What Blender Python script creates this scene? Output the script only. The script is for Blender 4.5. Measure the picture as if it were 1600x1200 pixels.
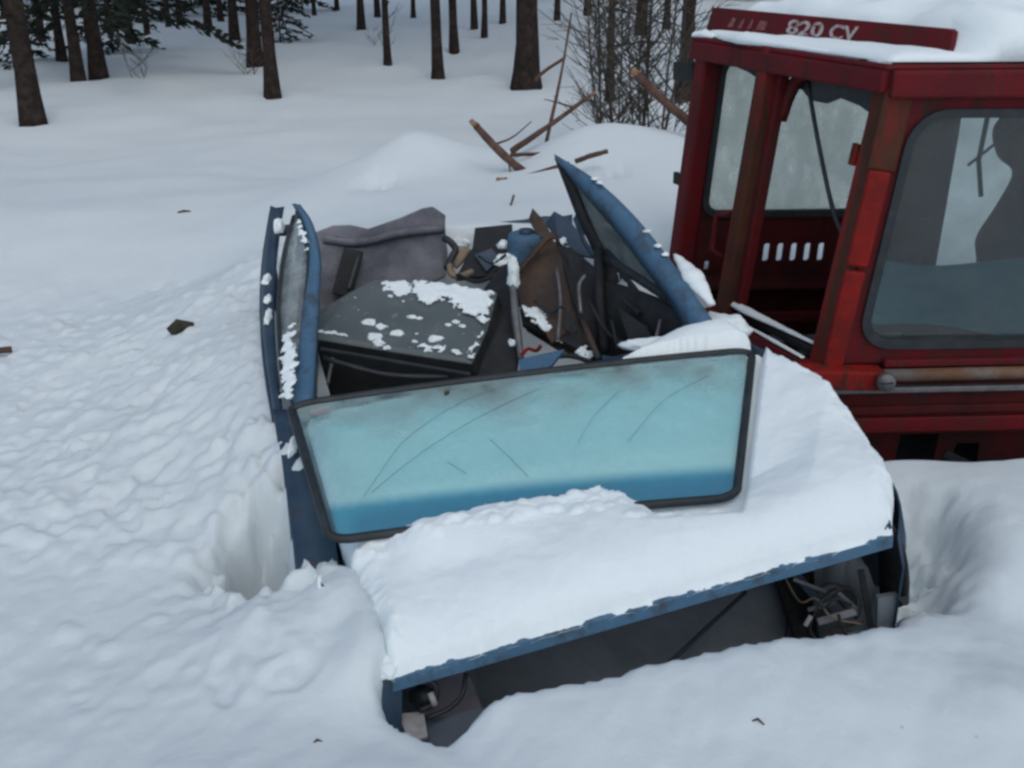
import bpy, bmesh, math, random
import numpy as np
from mathutils import Vector, Matrix, noise as mnoise

for o in list(bpy.data.objects):
    bpy.data.objects.remove(o)
sc = bpy.context.scene
COL = sc.collection
R = math.radians
rnd = random.Random(7)

# ------------------------------------------------------------------ camera
F, PITCH, HC = 1700.0, R(22.0), 1.7
cd = bpy.data.cameras.new('camera')
cam = bpy.data.objects.new('camera', cd)
COL.objects.link(cam)
cam.location = (0, 0, HC)
cam.rotation_euler = (R(90) - PITCH, 0, 0)
cd.sensor_width = 36
cd.lens = F / 1600 * 36
cd.clip_start = 0.05
cd.clip_end = 600
sc.camera = cam

# ------------------------------------------------------------------ sky, sun, exposure
SUN_EL, SUN_AZ = R(55), R(165)
w = bpy.data.worlds.new('World')
sc.world = w
w.use_nodes = True
wn = w.node_tree
bg = wn.nodes['Background']
sky = wn.nodes.new('ShaderNodeTexSky')
sky.sky_type = 'NISHITA'
sky.sun_disc = False
sky.sun_elevation = SUN_EL
sky.sun_rotation = SUN_AZ
sky.altitude = 100
sky.air_density = 1.0
sky.dust_density = 3.0
sky.ozone_density = 1.0
wn.links.new(sky.outputs[0], bg.inputs[0])
bg.inputs[1].default_value = 0.13
sd = bpy.data.lights.new('sun', 'SUN')
sd.energy = 0.8
sd.angle = R(120)
sd.color = (0.95, 1.0, 0.95)
so = bpy.data.objects.new('sun', sd)
COL.objects.link(so)
so.location = (0, 0, 30)
# lamp points down -Z; direction to the sun: azimuth measured as in the sky node (clockwise from +Y)
sdir = Vector((math.sin(SUN_AZ) * math.cos(SUN_EL), math.cos(SUN_AZ) * math.cos(SUN_EL), math.sin(SUN_EL)))
so.rotation_euler = sdir.to_track_quat('Z', 'Y').to_euler()
vs = sc.view_settings
vs.view_transform = 'Standard'
vs.look = 'None'
vs.gamma = 1
vs.use_curve_mapping = False
vs.exposure = 0.08
sc.render.engine = 'CYCLES'
sc.cycles.filter_width = 2.8
sc.cycles.max_bounces = 8
sc.cycles.transparent_max_bounces = 16
sc.cycles.use_denoising = True

# ------------------------------------------------------------------ projection helper: photo pixel + distance -> point
FW = np.array([0, math.cos(PITCH), -math.sin(PITCH)])
UP = np.array([0, math.sin(PITCH), math.cos(PITCH)])
RT = np.array([1.0, 0, 0])
CAM = np.array([0, 0, HC])


def ray(px, py):
    return RT * (px - 800) / F + FW + UP * (600 - py) / F


def U(px, py, Y):
    d = ray(px, py)
    return Vector(CAM + d * (Y / d[1]))


def UL(*pts):
    return [U(*p) for p in pts]


# ------------------------------------------------------------------ noise (numpy gradient noise)
_pr = np.random.RandomState(3)
_perm = _pr.permutation(512)
_perm = np.concatenate([_perm, _perm, _perm])
_ang = _pr.rand(512) * 2 * np.pi
_gx, _gy = np.cos(_ang), np.sin(_ang)


def perlin(x, y):
    xi = np.floor(x).astype(int)
    yi = np.floor(y).astype(int)
    xf, yf = x - xi, y - yi
    u = xf * xf * xf * (xf * (xf * 6 - 15) + 10)
    v = yf * yf * yf * (yf * (yf * 6 - 15) + 10)

    def g(ix, iy, dx, dy):
        h = _perm[(_perm[ix & 511] + iy) & 511]
        return _gx[h] * dx + _gy[h] * dy
    a = g(xi, yi, xf, yf)
    b = g(xi + 1, yi, xf - 1, yf)
    c = g(xi, yi + 1, xf, yf - 1)
    d = g(xi + 1, yi + 1, xf - 1, yf - 1)
    return (a + u * (b - a)) + v * ((c + u * (d - c)) - (a + u * (b - a)))


def fbm(x, y, s, octs=4, gain=0.5):
    r, a, f = 0, 1.0, 1.0 / s
    for i in range(octs):
        r = r + a * perlin(x * f + 17.3 * i, y * f - 9.1 * i)
        a *= gain
        f *= 2.03
    return r


def sstep(a, b, x):
    t = np.clip((x - a) / (b - a), 0, 1)
    return t * t * (3 - 2 * t)


# ------------------------------------------------------------------ materials
MATS = {}


def new_mat(name):
    m = bpy.data.materials.new(name)
    m.use_nodes = True
    nt = m.node_tree
    return m, nt, nt.nodes, nt.links, nt.nodes['Principled BSDF']


def pmat(name, col, rough=0.6, metal=0.0, col2=None, scale=8.0, lo=0.4, hi=0.65, bump=0.0, bscale=60.0,
         spec=0.5, extra=None, detail=8.0, coords='Object', streak=False):
    """base colour, worn with a second colour through noise, and fine bump"""
    m, nt, N, L, b = new_mat(name)
    tc = N.new('ShaderNodeTexCoord')
    b.inputs['Roughness'].default_value = rough
    b.inputs['Metallic'].default_value = metal
    b.inputs['Specular IOR Level'].default_value = spec
    b.inputs['Base Color'].default_value = (*col, 1)
    if col2:
        n = N.new('ShaderNodeTexNoise')
        n.inputs['Scale'].default_value = scale
        n.inputs['Detail'].default_value = detail
        n.inputs['Roughness'].default_value = 0.65
        L.new(tc.outputs[coords], n.inputs['Vector'])
        r = N.new('ShaderNodeValToRGB')
        r.color_ramp.elements[0].position = lo
        r.color_ramp.elements[1].position = hi
        r.color_ramp.elements[0].color = (*col, 1)
        r.color_ramp.elements[1].color = (*col2, 1)
        L.new(n.outputs['Fac'], r.inputs['Fac'])
        L.new(r.outputs['Color'], b.inputs['Base Color'])
        if extra:   # third colour: (colour, scale, lo, hi)
            n2 = N.new('ShaderNodeTexNoise')
            n2.inputs['Scale'].default_value = extra[1]
            n2.inputs['Detail'].default_value = 10
            n2.inputs['Roughness'].default_value = .68
            if streak:
                mpg = N.new('ShaderNodeMapping')
                mpg.inputs['Scale'].default_value = (1.6, 1.6, .35)
                L.new(tc.outputs[coords], mpg.inputs[0])
                L.new(mpg.outputs[0], n2.inputs['Vector'])
            else:
                L.new(tc.outputs[coords], n2.inputs['Vector'])
            mr = N.new('ShaderNodeMapRange')
            mr.inputs[1].default_value = extra[2]
            mr.inputs[2].default_value = extra[3]
            L.new(n2.outputs['Fac'], mr.inputs[0])
            mx = N.new('ShaderNodeMix')
            mx.data_type = 'RGBA'
            L.new(mr.outputs[0], mx.inputs[0])
            L.new(r.outputs['Color'], mx.inputs[6])
            mx.inputs[7].default_value = (*extra[0], 1)
            L.new(mx.outputs[2], b.inputs['Base Color'])
            rr = N.new('ShaderNodeMapRange')
            rr.inputs[3].default_value = rough
            rr.inputs[4].default_value = 0.9
            L.new(mr.outputs[0], rr.inputs[0])
            L.new(rr.outputs[0], b.inputs['Roughness'])
    if bump > 0:
        nb = N.new('ShaderNodeTexNoise')
        nb.inputs['Scale'].default_value = bscale
        nb.inputs['Detail'].default_value = 6
        L.new(tc.outputs[coords], nb.inputs['Vector'])
        bp = N.new('ShaderNodeBump')
        bp.inputs['Strength'].default_value = bump
        bp.inputs['Distance'].default_value = 0.02
        L.new(nb.outputs['Fac'], bp.inputs['Height'])
        L.new(bp.outputs['Normal'], b.inputs['Normal'])
    MATS[name] = m
    return m


def snow_mat(name, c0, c1, crumbs):
    m, nt, N, L, b = new_mat(name)
    tc = N.new('ShaderNodeTexCoord')
    geo = N.new('ShaderNodeNewGeometry')
    b.inputs['Roughness'].default_value = 0.85
    b.inputs['Specular IOR Level'].default_value = 0.25
    n = N.new('ShaderNodeTexNoise')
    n.inputs['Scale'].default_value = 3.0
    n.inputs['Detail'].default_value = 6
    L.new(geo.outputs['Position'], n.inputs['Vector'])
    r = N.new('ShaderNodeValToRGB')
    r.color_ramp.elements[0].color = (*c0, 1)
    r.color_ramp.elements[1].color = (*c1, 1)
    L.new(n.outputs['Fac'], r.inputs['Fac'])
    # sparse brown crumbs of bark and needles lying on the snow
    v = N.new('ShaderNodeTexVoronoi')
    v.inputs['Scale'].default_value = 9.0
    v.inputs['Randomness'].default_value = 1.0
    L.new(geo.outputs['Position'], v.inputs['Vector'])
    lt = N.new('ShaderNodeMapRange')
    lt.inputs[1].default_value = 0.05
    lt.inputs[2].default_value = 0.02
    L.new(v.outputs['Distance'], lt.inputs[0])
    n3 = N.new('ShaderNodeTexNoise')
    n3.inputs['Scale'].default_value = 1.7
    L.new(geo.outputs['Position'], n3.inputs['Vector'])
    g3 = N.new('ShaderNodeMapRange')
    g3.inputs[1].default_value = 0.56
    g3.inputs[2].default_value = 0.70
    L.new(n3.outputs['Fac'], g3.inputs[0])
    mu = N.new('ShaderNodeMath')
    mu.operation = 'MULTIPLY'
    L.new(lt.outputs[0], mu.inputs[0])
    L.new(g3.outputs[0], mu.inputs[1])
    mu2 = N.new('ShaderNodeMath')
    mu2.operation = 'MULTIPLY'
    mu2.inputs[1].default_value = crumbs
    L.new(mu.outputs[0], mu2.inputs[0])
    mx = N.new('ShaderNodeMix')
    mx.data_type = 'RGBA'
    L.new(mu2.outputs[0], mx.inputs[0])
    L.new(r.outputs['Color'], mx.inputs[6])
    mx.inputs[7].default_value = (0.22, 0.16, 0.11, 1)
    L.new(mx.outputs[2], b.inputs['Base Color'])
    nb = N.new('ShaderNodeTexNoise')
    nb.inputs['Scale'].default_value = 26
    nb.inputs['Detail'].default_value = 9
    nb.inputs['Roughness'].default_value = 0.62
    L.new(geo.outputs['Position'], nb.inputs['Vector'])
    bp = N.new('ShaderNodeBump')
    bp.inputs['Strength'].default_value = 0.22
    bp.inputs['Distance'].default_value = 0.02
    L.new(nb.outputs['Fac'], bp.inputs['Height'])
    L.new(bp.outputs['Normal'], b.inputs['Normal'])
    MATS[name] = m
    return m


SNOW_GROUND = snow_mat('ground_snow', (0.62, 0.70, 0.725), (0.69, 0.765, 0.785), .55)
SNOW = snow_mat('fresh_snow', (0.80, 0.89, 0.91), (0.83, 0.91, 0.925), .12)
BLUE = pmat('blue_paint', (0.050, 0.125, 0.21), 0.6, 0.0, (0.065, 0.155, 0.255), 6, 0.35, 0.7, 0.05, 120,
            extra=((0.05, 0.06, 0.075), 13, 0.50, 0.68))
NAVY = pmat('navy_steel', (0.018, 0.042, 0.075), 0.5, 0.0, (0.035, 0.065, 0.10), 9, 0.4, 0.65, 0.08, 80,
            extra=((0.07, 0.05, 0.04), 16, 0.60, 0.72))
DARK = pmat('dark_underbody', (0.009, 0.012, 0.014), 0.75, 0.0, (0.024, 0.025, 0.026), 10, 0.45, 0.7, 0.2, 50)
RUBBER = pmat('rubber', (0.012, 0.018, 0.022), 0.55, 0.0, (0.03, 0.038, 0.044), 14, 0.45, 0.7, 0.05, 80)
RADI = pmat('grey_liner', (0.15, 0.18, 0.20), 0.7, 0.0, (0.21, 0.25, 0.28), 7, 0.35, 0.7, 0.15, 40)
MAUVE = pmat('grey_plastic', (0.30, 0.29, 0.33), 0.6, 0.0, (0.18, 0.18, 0.21), 7, 0.4, 0.65)
FELT = pmat('grey_felt', (0.205, 0.21, 0.235), 0.95, 0.0, (0.11, 0.118, 0.14), 6, 0.38, 0.62, 0.3, 90, spec=0.1)
DASH = pmat('grey_dash', (0.085, 0.11, 0.115), 0.55, 0.0, (0.11, 0.135, 0.14), 5, 0.4, 0.65, 0.06, 150, extra=((.55, .62, .64), 26, .60, .80))
RUST = pmat('rusty_sheet', (0.045, 0.034, 0.028), 0.85, 0.0, (0.10, 0.06, 0.035), 9, 0.42, 0.7, 0.25, 40,
            extra=((0.035, 0.06, 0.07), 5, 0.52, 0.66))
TAN = pmat('tan_foam', (0.28, 0.22, 0.15), 0.95, 0.0, (0.16, 0.13, 0.10), 20, 0.4, 0.7, 0.4, 60)
PALE = pmat('pale_plastic', (0.36, 0.36, 0.36), 0.6, 0.0, (0.18, 0.17, 0.16), 12, 0.45, 0.7)
REDD = pmat('old_red_paint', (0.125, 0.007, 0.011), 0.65, 0.0, (0.075, 0.008, 0.011), 5, 0.4, 0.65, 0.15, 50, spec=.2,
            extra=((0.045, 0.024, 0.018), 10, 0.50, 0.68), streak=True)
REDB = pmat('bright_red_paint', (0.25, 0.010, 0.007), 0.65, 0.0, (0.13, 0.010, 0.009), 7, 0.38, 0.65, 0.2, 60, spec=.2,
            extra=((0.045, 0.022, 0.016), 11, 0.52, 0.66), streak=True)
REDK = pmat('dark_rusty_red', (0.085, 0.010, 0.011), 0.75, 0.0, (0.038, 0.011, 0.011), 5, 0.4, 0.62, 0.25, 40, spec=.15,
            extra=((0.03, 0.02, 0.018), 9, 0.52, 0.68), streak=True)
REDBROWN = pmat('rust_red_post', (0.085, 0.032, 0.020), 0.8, 0.0, (0.05, 0.026, 0.018), 7, 0.4, 0.65, 0.2, 60, spec=.15,
                extra=((0.20, 0.02, 0.02), 4, 0.48, 0.6), streak=True)
PIPE = pmat('rusty_pipe', (0.16, 0.14, 0.125), 0.6, 0.0, (0.16, 0.075, 0.035), 10, 0.42, 0.62, 0.2, 60)
GREY = pmat('grey_metal', (0.18, 0.18, 0.19), 0.5, 0.3, (0.10, 0.10, 0.10), 20, 0.4, 0.7)
WORN = pmat('worn_lettering', (0.42, 0.40, 0.40), 0.7, 0.0, (0.16, 0.05, 0.05), 45, 0.48, 0.62)
SMUDGE = pmat('faded_lettering', (0.20, 0.10, 0.10), 0.7, 0.0, (0.15, 0.03, 0.03), 40, 0.4, 0.6)
BARK = pmat('pine_bark', (0.020, 0.016, 0.015), 0.95, 0.0, (0.050, 0.036, 0.031), 11, 0.4, 0.66, 0.9, 22, spec=0.1,
            coords='Object')
BARKG = pmat('mossy_bark', (0.040, 0.042, 0.030), 0.95, 0.0, (0.075, 0.070, 0.050), 14, 0.4, 0.66, 0.7, 30, spec=0.1)
NEEDLE = pmat('needles', (0.010, 0.017, 0.012), 0.8, 0.0, (0.022, 0.031, 0.021), 3, 0.4, 0.65, spec=0.2)
TWIG = pmat('twigs', (0.060, 0.050, 0.044), 0.9, 0.0, (0.11, 0.095, 0.08), 12, 0.4, 0.65, spec=0.1)
STICK = pmat('broken_branch', (0.075, 0.045, 0.034), 0.85, 0.0, (0.14, 0.09, 0.07), 14, 0.4, 0.65, 0.3, 50, spec=0.1)
REFLECT_BLUE = pmat('blue_reflection', (0.08, 0.30, 0.40), 0.7, 0.0, (0.13, 0.38, 0.46), 4, 0.4, 0.6)  # blue reflection in the cab window, put into a colour
SCRATCH = pmat('scratch', (0.14, 0.26, 0.28), 0.6)
FRESH = pmat('fresh_wood', (0.30, 0.18, 0.10), 0.85, 0.0, (0.20, 0.12, 0.07), 20, 0.4, 0.6)


def glass_mat(name, tint, gloss=0.12, dirt=(0.4, 0.42, 0.42), dirt_amt=0.3, dirt_scale=12, rough=0.05, lo=0.45, hi=0.75,
              aniso=None, transl=0.0):
    """thin tinted pane: transparent colour, a share of mirror by facing, dirt as a diffuse film"""
    m, nt, N, L, b = new_mat(name)
    N.remove(b)
    out = N['Material Output']
    tr = N.new('ShaderNodeBsdfTransparent')
    tr.inputs[0].default_value = (*tint, 1)
    gl = N.new('ShaderNodeBsdfGlossy')
    gl.inputs['Roughness'].default_value = rough
    fr = N.new('ShaderNodeFresnel')
    fr.inputs[0].default_value = 1.5
    ad = N.new('ShaderNodeMath')
    ad.operation = 'ADD'
    ad.use_clamp = True
    ad.inputs[1].default_value = gloss
    L.new(fr.outputs[0], ad.inputs[0])
    mx = N.new('ShaderNodeMixShader')
    L.new(ad.outputs[0], mx.inputs[0])
    L.new(tr.outputs[0], mx.inputs[1])
    L.new(gl.outputs[0], mx.inputs[2])
    df = N.new('ShaderNodeBsdfDiffuse')
    df.inputs[0].default_value = (*dirt, 1)
    tc = N.new('ShaderNodeTexCoord')
    n = N.new('ShaderNodeTexNoise')
    n.inputs['Scale'].default_value = dirt_scale
    n.inputs['Detail'].default_value = 9
    n.inputs['Roughness'].default_value = 0.65
    if aniso:
        mp = N.new('ShaderNodeMapping')
        mp.inputs['Scale'].default_value = aniso
        L.new(tc.outputs['Object'], mp.inputs[0])
        L.new(mp.outputs[0], n.inputs['Vector'])
    else:
        L.new(tc.outputs['Object'], n.inputs['Vector'])
    mr = N.new('ShaderNodeMapRange')
    mr.inputs[1].default_value = lo
    mr.inputs[2].default_value = hi
    mr.inputs[3].default_value = dirt_amt * 0.35
    mr.inputs[4].default_value = dirt_amt
    L.new(n.outputs['Fac'], mr.inputs[0])
    film = df
    if transl:
        tl = N.new('ShaderNodeBsdfTranslucent')
        tl.inputs[0].default_value = (*[min(1, c * 1.6) for c in dirt], 1)
        film = N.new('ShaderNodeMixShader')
        film.inputs[0].default_value = transl
        L.new(df.outputs[0], film.inputs[1])
        L.new(tl.outputs[0], film.inputs[2])
    m2 = N.new('ShaderNodeMixShader')
    L.new(mr.outputs[0], m2.inputs[0])
    L.new(mx.outputs[0], m2.inputs[1])
    L.new(film.outputs[0], m2.inputs[2])
    L.new(m2.outputs[0], out.inputs[0])
    MATS[name] = m
    return m, nt, N, L, tr, df, mr, n, tc


DOORGLASS = glass_mat('door_glass', (0.55, 0.6, 0.6), 0.08, (0.30, 0.345, 0.345), 0.80, 6, transl=.3, lo=.35, hi=.6)[0]
FROSTGLASS = glass_mat('iced_glass', (0.8, 0.84, 0.83), 0.05, (0.55, 0.60, 0.61), 0.75, 14, transl=.5)[0]
FARGLASS = glass_mat('dripping_glass', (0.88, 0.90, 0.86), 0.02, (0.56, 0.58, 0.54), 0.52, 16, lo=0.36, hi=0.6,
                     aniso=(1, 1, 0.5), transl=.75)[0]
CABGLASS = glass_mat('cab_glass', (0.78, 0.84, 0.83), 0.03, (0.16, 0.18, 0.18), 0.24, 3.5, 0.02, lo=.4, hi=.7)[0]

# ------------------------------------------------------------------ mesh helpers
OFF = {}


def tag(o, label=None, cat=None, group=None, kind=None):
    if label: o['label'] = label
    if cat: o['category'] = cat
    if group: o['group'] = group
    if kind: o['kind'] = kind
    return o


def root(name, loc, label, cat, group=None):
    e = bpy.data.objects.new(name, None)
    e.empty_display_size = 0.1
    COL.objects.link(e)
    e.location = loc
    OFF[e.name] = Vector(loc)
    return tag(e, label, cat, group)


def link_mesh(name, me, mat, parent=None, smooth=False, solid=0, bevel=0, sub=0, rec=True):
    for m in (mat if isinstance(mat, (list, tuple)) else [mat]):
        me.materials.append(m)
    o = bpy.data.objects.new(name, me)
    COL.objects.link(o)
    n = len(me.vertices)
    co = np.empty(n * 3, np.float64)
    me.vertices.foreach_get('co', co)
    co = co.reshape(-1, 3)
    if parent is not None:
        off = OFF[parent.name]
        o.parent = parent
        OFF[o.name] = off
        if parent.type == 'MESH' and 'own' in parent:
            pass
    else:
        off = Vector((float(co[:, 0].mean()), float(co[:, 1].mean()), float(co[:, 2].min()))) if rec else Vector((0, 0, 0))
        o.location = off
        OFF[o.name] = off
    co = co - np.array(off)
    me.vertices.foreach_set('co', co.ravel())
    if smooth:
        me.polygons.foreach_set('use_smooth', [True] * len(me.polygons))
    if solid:
        md = o.modifiers.new('solid', 'SOLIDIFY')
        md.thickness = solid
        md.offset = 0
    if bevel:
        md = o.modifiers.new('bevel', 'BEVEL')
        md.width = bevel
        md.segments = 2
        md.limit_method = 'ANGLE'
    if sub:
        md = o.modifiers.new('sub', 'SUBSURF')
        md.levels = sub
        md.render_levels = sub
    me.update()
    return o


def mk(name, verts, faces, mat, parent=None, **k):
    me = bpy.data.meshes.new(name)
    me.from_pydata([tuple(v) for v in verts], [], faces)
    me.update()
    return link_mesh(name, me, mat, parent, **k)


def newell(pts):
    n = Vector((0, 0, 0))
    for i, a in enumerate(pts):
        b = pts[(i + 1) % len(pts)]
        n += Vector(((a.y - b.y) * (a.z + b.z), (a.z - b.z) * (a.x + b.x), (a.x - b.x) * (a.y + b.y)))
    return n.normalized()


def sheet(name, pts, t, mat, parent=None, bevel=0.0, jitter=0.0):
    """polygon outline with thickness t behind it"""
    pts = [Vector(p) for p in pts]
    n = newell(pts)
    if n.y > 0: n = -n
    k = len(pts)
    back = [p - n * t for p in pts]
    # triangulate through centre-free ngon: bmesh does it
    bm = bmesh.new()
    vf = [bm.verts.new(p) for p in pts]
    vb = [bm.verts.new(p) for p in back]
    bm.faces.new(vf)
    bm.faces.new(vb[::-1])
    for i in range(k):
        bm.faces.new((vf[i], vb[i], vb[(i + 1) % k], vf[(i + 1) % k]))
    bmesh.ops.triangulate(bm, faces=[f for f in bm.faces if len(f.verts) > 4])
    bmesh.ops.recalc_face_normals(bm, faces=bm.faces)
    me = bpy.data.meshes.new(name)
    bm.to_mesh(me)
    bm.free()
    return link_mesh(name, me, mat, parent, bevel=bevel)


def resample(pts, n):
    """Catmull-Rom through the points"""
    P = [Vector(p) for p in pts]
    P = [P[0] * 2 - P[1]] + P + [P[-1] * 2 - P[-2]]
    m = len(P) - 3
    out = []
    for i in range(n):
        u = i / (n - 1) * m
        k = min(int(u), m - 1)
        t = u - k
        a, b, c, d = P[k:k + 4]
        out.append(0.5 * ((2 * b) + (c - a) * t + (2 * a - 5 * b + 4 * c - d) * t * t + (3 * b - a - 3 * c + d) * t ** 3))
    return out


def strip(name, lines, t, mat, parent=None, n=12, smooth=True, bevel=0.0, rag=0.0):
    """sheet metal lofted through several polylines, with thickness"""
    rows = [resample(l, n) for l in lines]
    V = [p for r in rows for p in r]
    if rag:
        for i in range(n):
            V[i] = V[i] + Vector((rnd.uniform(-rag, rag), rnd.uniform(-rag, rag), rnd.uniform(-rag, rag)))
    Fc = [(r * n + i, r * n + i + 1, (r + 1) * n + i + 1, (r + 1) * n + i) for r in range(len(rows) - 1) for i in range(n - 1)]
    return mk(name, V, Fc, mat, parent, smooth=smooth, solid=t, bevel=bevel)


def tube_geo(path, rad, sides=8, wob=0.0, cap=True):
    path = [Vector(p) for p in path]
    n = len(path)
    if not isinstance(rad, (list, tuple)):
        rad = [rad] * n
    V, Fc = [], []
    prev = None
    for i, p in enumerate(path):
        d = (path[min(i + 1, n - 1)] - path[max(i - 1, 0)]).normalized()
        if prev is None:
            prev = d.orthogonal().normalized()
        a = (prev - d * prev.dot(d)).normalized()
        prev = a
        b = d.cross(a)
        for s in range(sides):
            th = 2 * math.pi * s / sides
            r = rad[i] * (1 + (rnd.uniform(-wob, wob) if wob else 0))
            V.append(p + a * math.cos(th) * r + b * math.sin(th) * r)
    for i in range(n - 1):
        for s in range(sides):
            Fc.append((i * sides + s, i * sides + (s + 1) % sides, (i + 1) * sides + (s + 1) % sides, (i + 1) * sides + s))
    if cap:
        Fc.append(tuple(range(sides))[::-1])
        Fc.append(tuple(range((n - 1) * sides, n * sides)))
    return V, Fc


def tube(name, path, rad, mat, parent=None, sides=8, wob=0.0, n=0, smooth=True):
    if n:
        path = resample(path, n)
        if isinstance(rad, (list, tuple)) and len(rad) == 2:
            rad = [rad[0] + (rad[1] - rad[0]) * i / (n - 1) for i in range(n)]
    V, Fc = tube_geo(path, rad, sides, wob)
    return mk(name, V, Fc, mat, parent, smooth=smooth)


def join_geo(parts):
    V, Fc = [], []
    for v, f in parts:
        o = len(V)
        V += list(v)
        Fc += [tuple(i + o for i in q) for q in f]
    return V, Fc


def beam(name, p0, p1, w_, d_, mat, parent=None, side=None, bevel=0.004, seg=1):
    """rectangular bar from p0 to p1; side = direction of the width"""
    p0, p1 = Vector(p0), Vector(p1)
    ax = (p1 - p0).normalized()
    s = Vector(side) if side is not None else Vector((1, 0, 0))
    s = (s - ax * s.dot(ax)).normalized()
    q = ax.cross(s)
    V = []
    for i in range(seg + 1):
        p = p0.lerp(p1, i / seg)
        for a, b in ((-1, -1), (1, -1), (1, 1), (-1, 1)):
            V.append(p + s * a * w_ / 2 + q * b * d_ / 2)
    Fc = [(0, 3, 2, 1), tuple(range(4 * seg, 4 * seg + 4))]
    for i in range(seg):
        for k in range(4):
            Fc.append((i * 4 + k, i * 4 + (k + 1) % 4, i * 4 + 4 + (k + 1) % 4, i * 4 + 4 + k))
    return mk(name, V, Fc, mat, parent, bevel=bevel)


def rrect(x0, y0, x1, y1, r, n=6):
    out = []
    for cx, cy, a0 in ((x1 - r, y1 - r, 0), (x0 + r, y1 - r, 90), (x0 + r, y0 + r, 180), (x1 - r, y0 + r, 270)):
        for i in range(n + 1):
            a = R(a0 + 90 * i / n)
            out.append((cx + r * math.cos(a), cy + r * math.sin(a)))
    return out


def circ(cx, cy, r, n=16):
    return [(cx + r * math.cos(2 * math.pi * i / n), cy + r * math.sin(2 * math.pi * i / n)) for i in range(n)]


def plate_mesh(outer, holes, t):
    cu = bpy.data.curves.new('tmp', 'CURVE')
    cu.dimensions = '2D'
    cu.fill_mode = 'BOTH'
    cu.extrude = t / 2
    for ring in [outer] + list(holes):
        sp = cu.splines.new('POLY')
        sp.points.add(len(ring) - 1)
        for i, (x, y) in enumerate(ring):
            sp.points[i].co = (x, y, 0, 1)
        sp.use_cyclic_u = True
    ob = bpy.data.objects.new('tmp', cu)
    COL.objects.link(ob)
    dg = bpy.context.evaluated_depsgraph_get()
    dg.update()
    me = bpy.data.meshes.new_from_object(ob.evaluated_get(dg))
    bpy.data.objects.remove(ob)
    bpy.data.curves.remove(cu)
    return me


def plate(name, fmap, outer, holes, t, mat, parent=None, bevel=0.0):
    """flat plate with real openings, mapped into space by fmap(u, v, w)"""
    me = plate_mesh(outer, holes, t)
    for v in me.vertices:
        v.co = fmap(v.co.x, v.co.y, v.co.z)
    return link_mesh(name, me, mat, parent, bevel=bevel)


# ------------------------------------------------------------------ ground snow
# car outline at snow level, used to leave the pit the wreck sits in
HL = UL((612, 1060, 2.06), (560, 950, 2.33), (530, 855, 2.58), (500, 745, 2.80), (470, 640, 3.04))       # hood, left edge
HR = UL((1392, 836, 2.42), (1392, 770, 2.56), (1350, 702, 2.78), (1265, 592, 3.08), (1125, 512, 3.40))    # hood, right edge
RIDGE = [(580, 1075, 2.02), (600, 1122, 1.94), (650, 1160, 1.88), (705, 1172, 1.86), (740, 1130, 1.93), (768, 1103, 1.97),
         (850, 1080, 2.01), (1000, 1050, 2.07), (1150, 1018, 2.13), (1300, 1000, 2.20), (1398, 990, 2.27)]
CP = [U(*p) for p in RIDGE]
CP += UL((490, 940, 2.30), (540, 985, 2.20), (500, 1010, 2.14), (400, 960, 2.25), (440, 930, 2.46), (400, 870, 2.62), (380, 800, 2.78), (425, 740, 2.85),
         (410, 640, 3.15), (395, 540, 3.6), (395, 470, 4.15), (395, 400, 4.7), (300, 560, 3.7), (200, 600, 3.75), (300, 700, 3.15),
         (150, 800, 2.9), (0, 780, 3.05), (0, 560, 4.2), (0, 950, 2.45), (200, 950, 2.42), (300, 1080, 2.05), (450, 1080, 2.0),
         (0, 1200, 1.85), (300, 1200, 1.77), (600, 1200, 1.76), (800, 1200, 1.78), (1000, 1200, 1.8), (1200, 1200, 1.8), (1400, 1200, 1.82),
         (1600, 1200, 1.84), (900, 1120, 1.92), (1200, 1090, 1.98), (1450, 1060, 2.08), (1600, 1080, 2.04),
         (1480, 985, 2.32), (1600, 955, 2.40), (1450, 910, 2.62), (1440, 820, 2.90), (1540, 900, 2.50), (1590, 830, 2.68), (1560, 800, 2.78),
         (1400, 738, 3.12), (1500, 720, 3.2), (1600, 700, 3.26), (1470, 770, 2.96), (1700, 700, 3.3), (1750, 900, 2.6),
         (600, 333, 5.3), (800, 312, 5.4), (1000, 345, 5.1), (560, 280, 6.2), (640, 204, 6.8), (690, 216, 6.7), (600, 300, 5.9), (700, 300, 5.8), (585, 240, 6.9),
         (790, 258, 6.5), (970, 195, 6.5), (900, 205, 6.5), (1040, 205, 6.5), (1030, 290, 5.7), (480, 320, 5.9), (300, 330, 6.3),
         (100, 330, 6.2), (300, 450, 5.0), (60, 380, 5.7), (-200, 400, 5.6))
CP += [Vector(p) for p in ((-.7, 7.7, .14), (-.1, 7.6, .2), (.9, 7.6, .3), (-.7, 9.0, .08), (.9, 9.0, .12), (2.5, 8, .25), (-4, 9, .0), (-8, 9, .05), (-4, 12, .0), (0, 12, .02), (5, 12, .15),
                           (-9, 14, .05), (9, 13, .3), (-12, 22, .25), (0, 22, .15), (10, 22, .35), (-16, 36, .5), (0, 36, .3), (16, 36, .6),
                           (-40, 60, 1.5), (0, 70, 1.2), (40, 60, 1.6), (40, 10, .8), (-40, 10, .3), (0, 0, .0), (-2.5, .5, -.05),
                           (2.5, .5, .1), (0, -8, .1), (-10, -6, .1), (10, -6, .1), (-30, -30, .3), (30, -30, .3), (3.4, 4.6, .3),
                           (2.2, 5.6, .30), (1.3, 5.2, .33), (3.5, 6.5, .3), (-4, 5, .05), (-4, 3, .0), (1.9, 4.2, .05), (2.4, 3.6, .08))]
CP += [HL[0] + Vector((-.05, -.02, .075)), HL[0].lerp(HL[1], .5) + Vector((-.04, 0, .085)), HL[1] + Vector((-.05, -.03, .065))]
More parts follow.
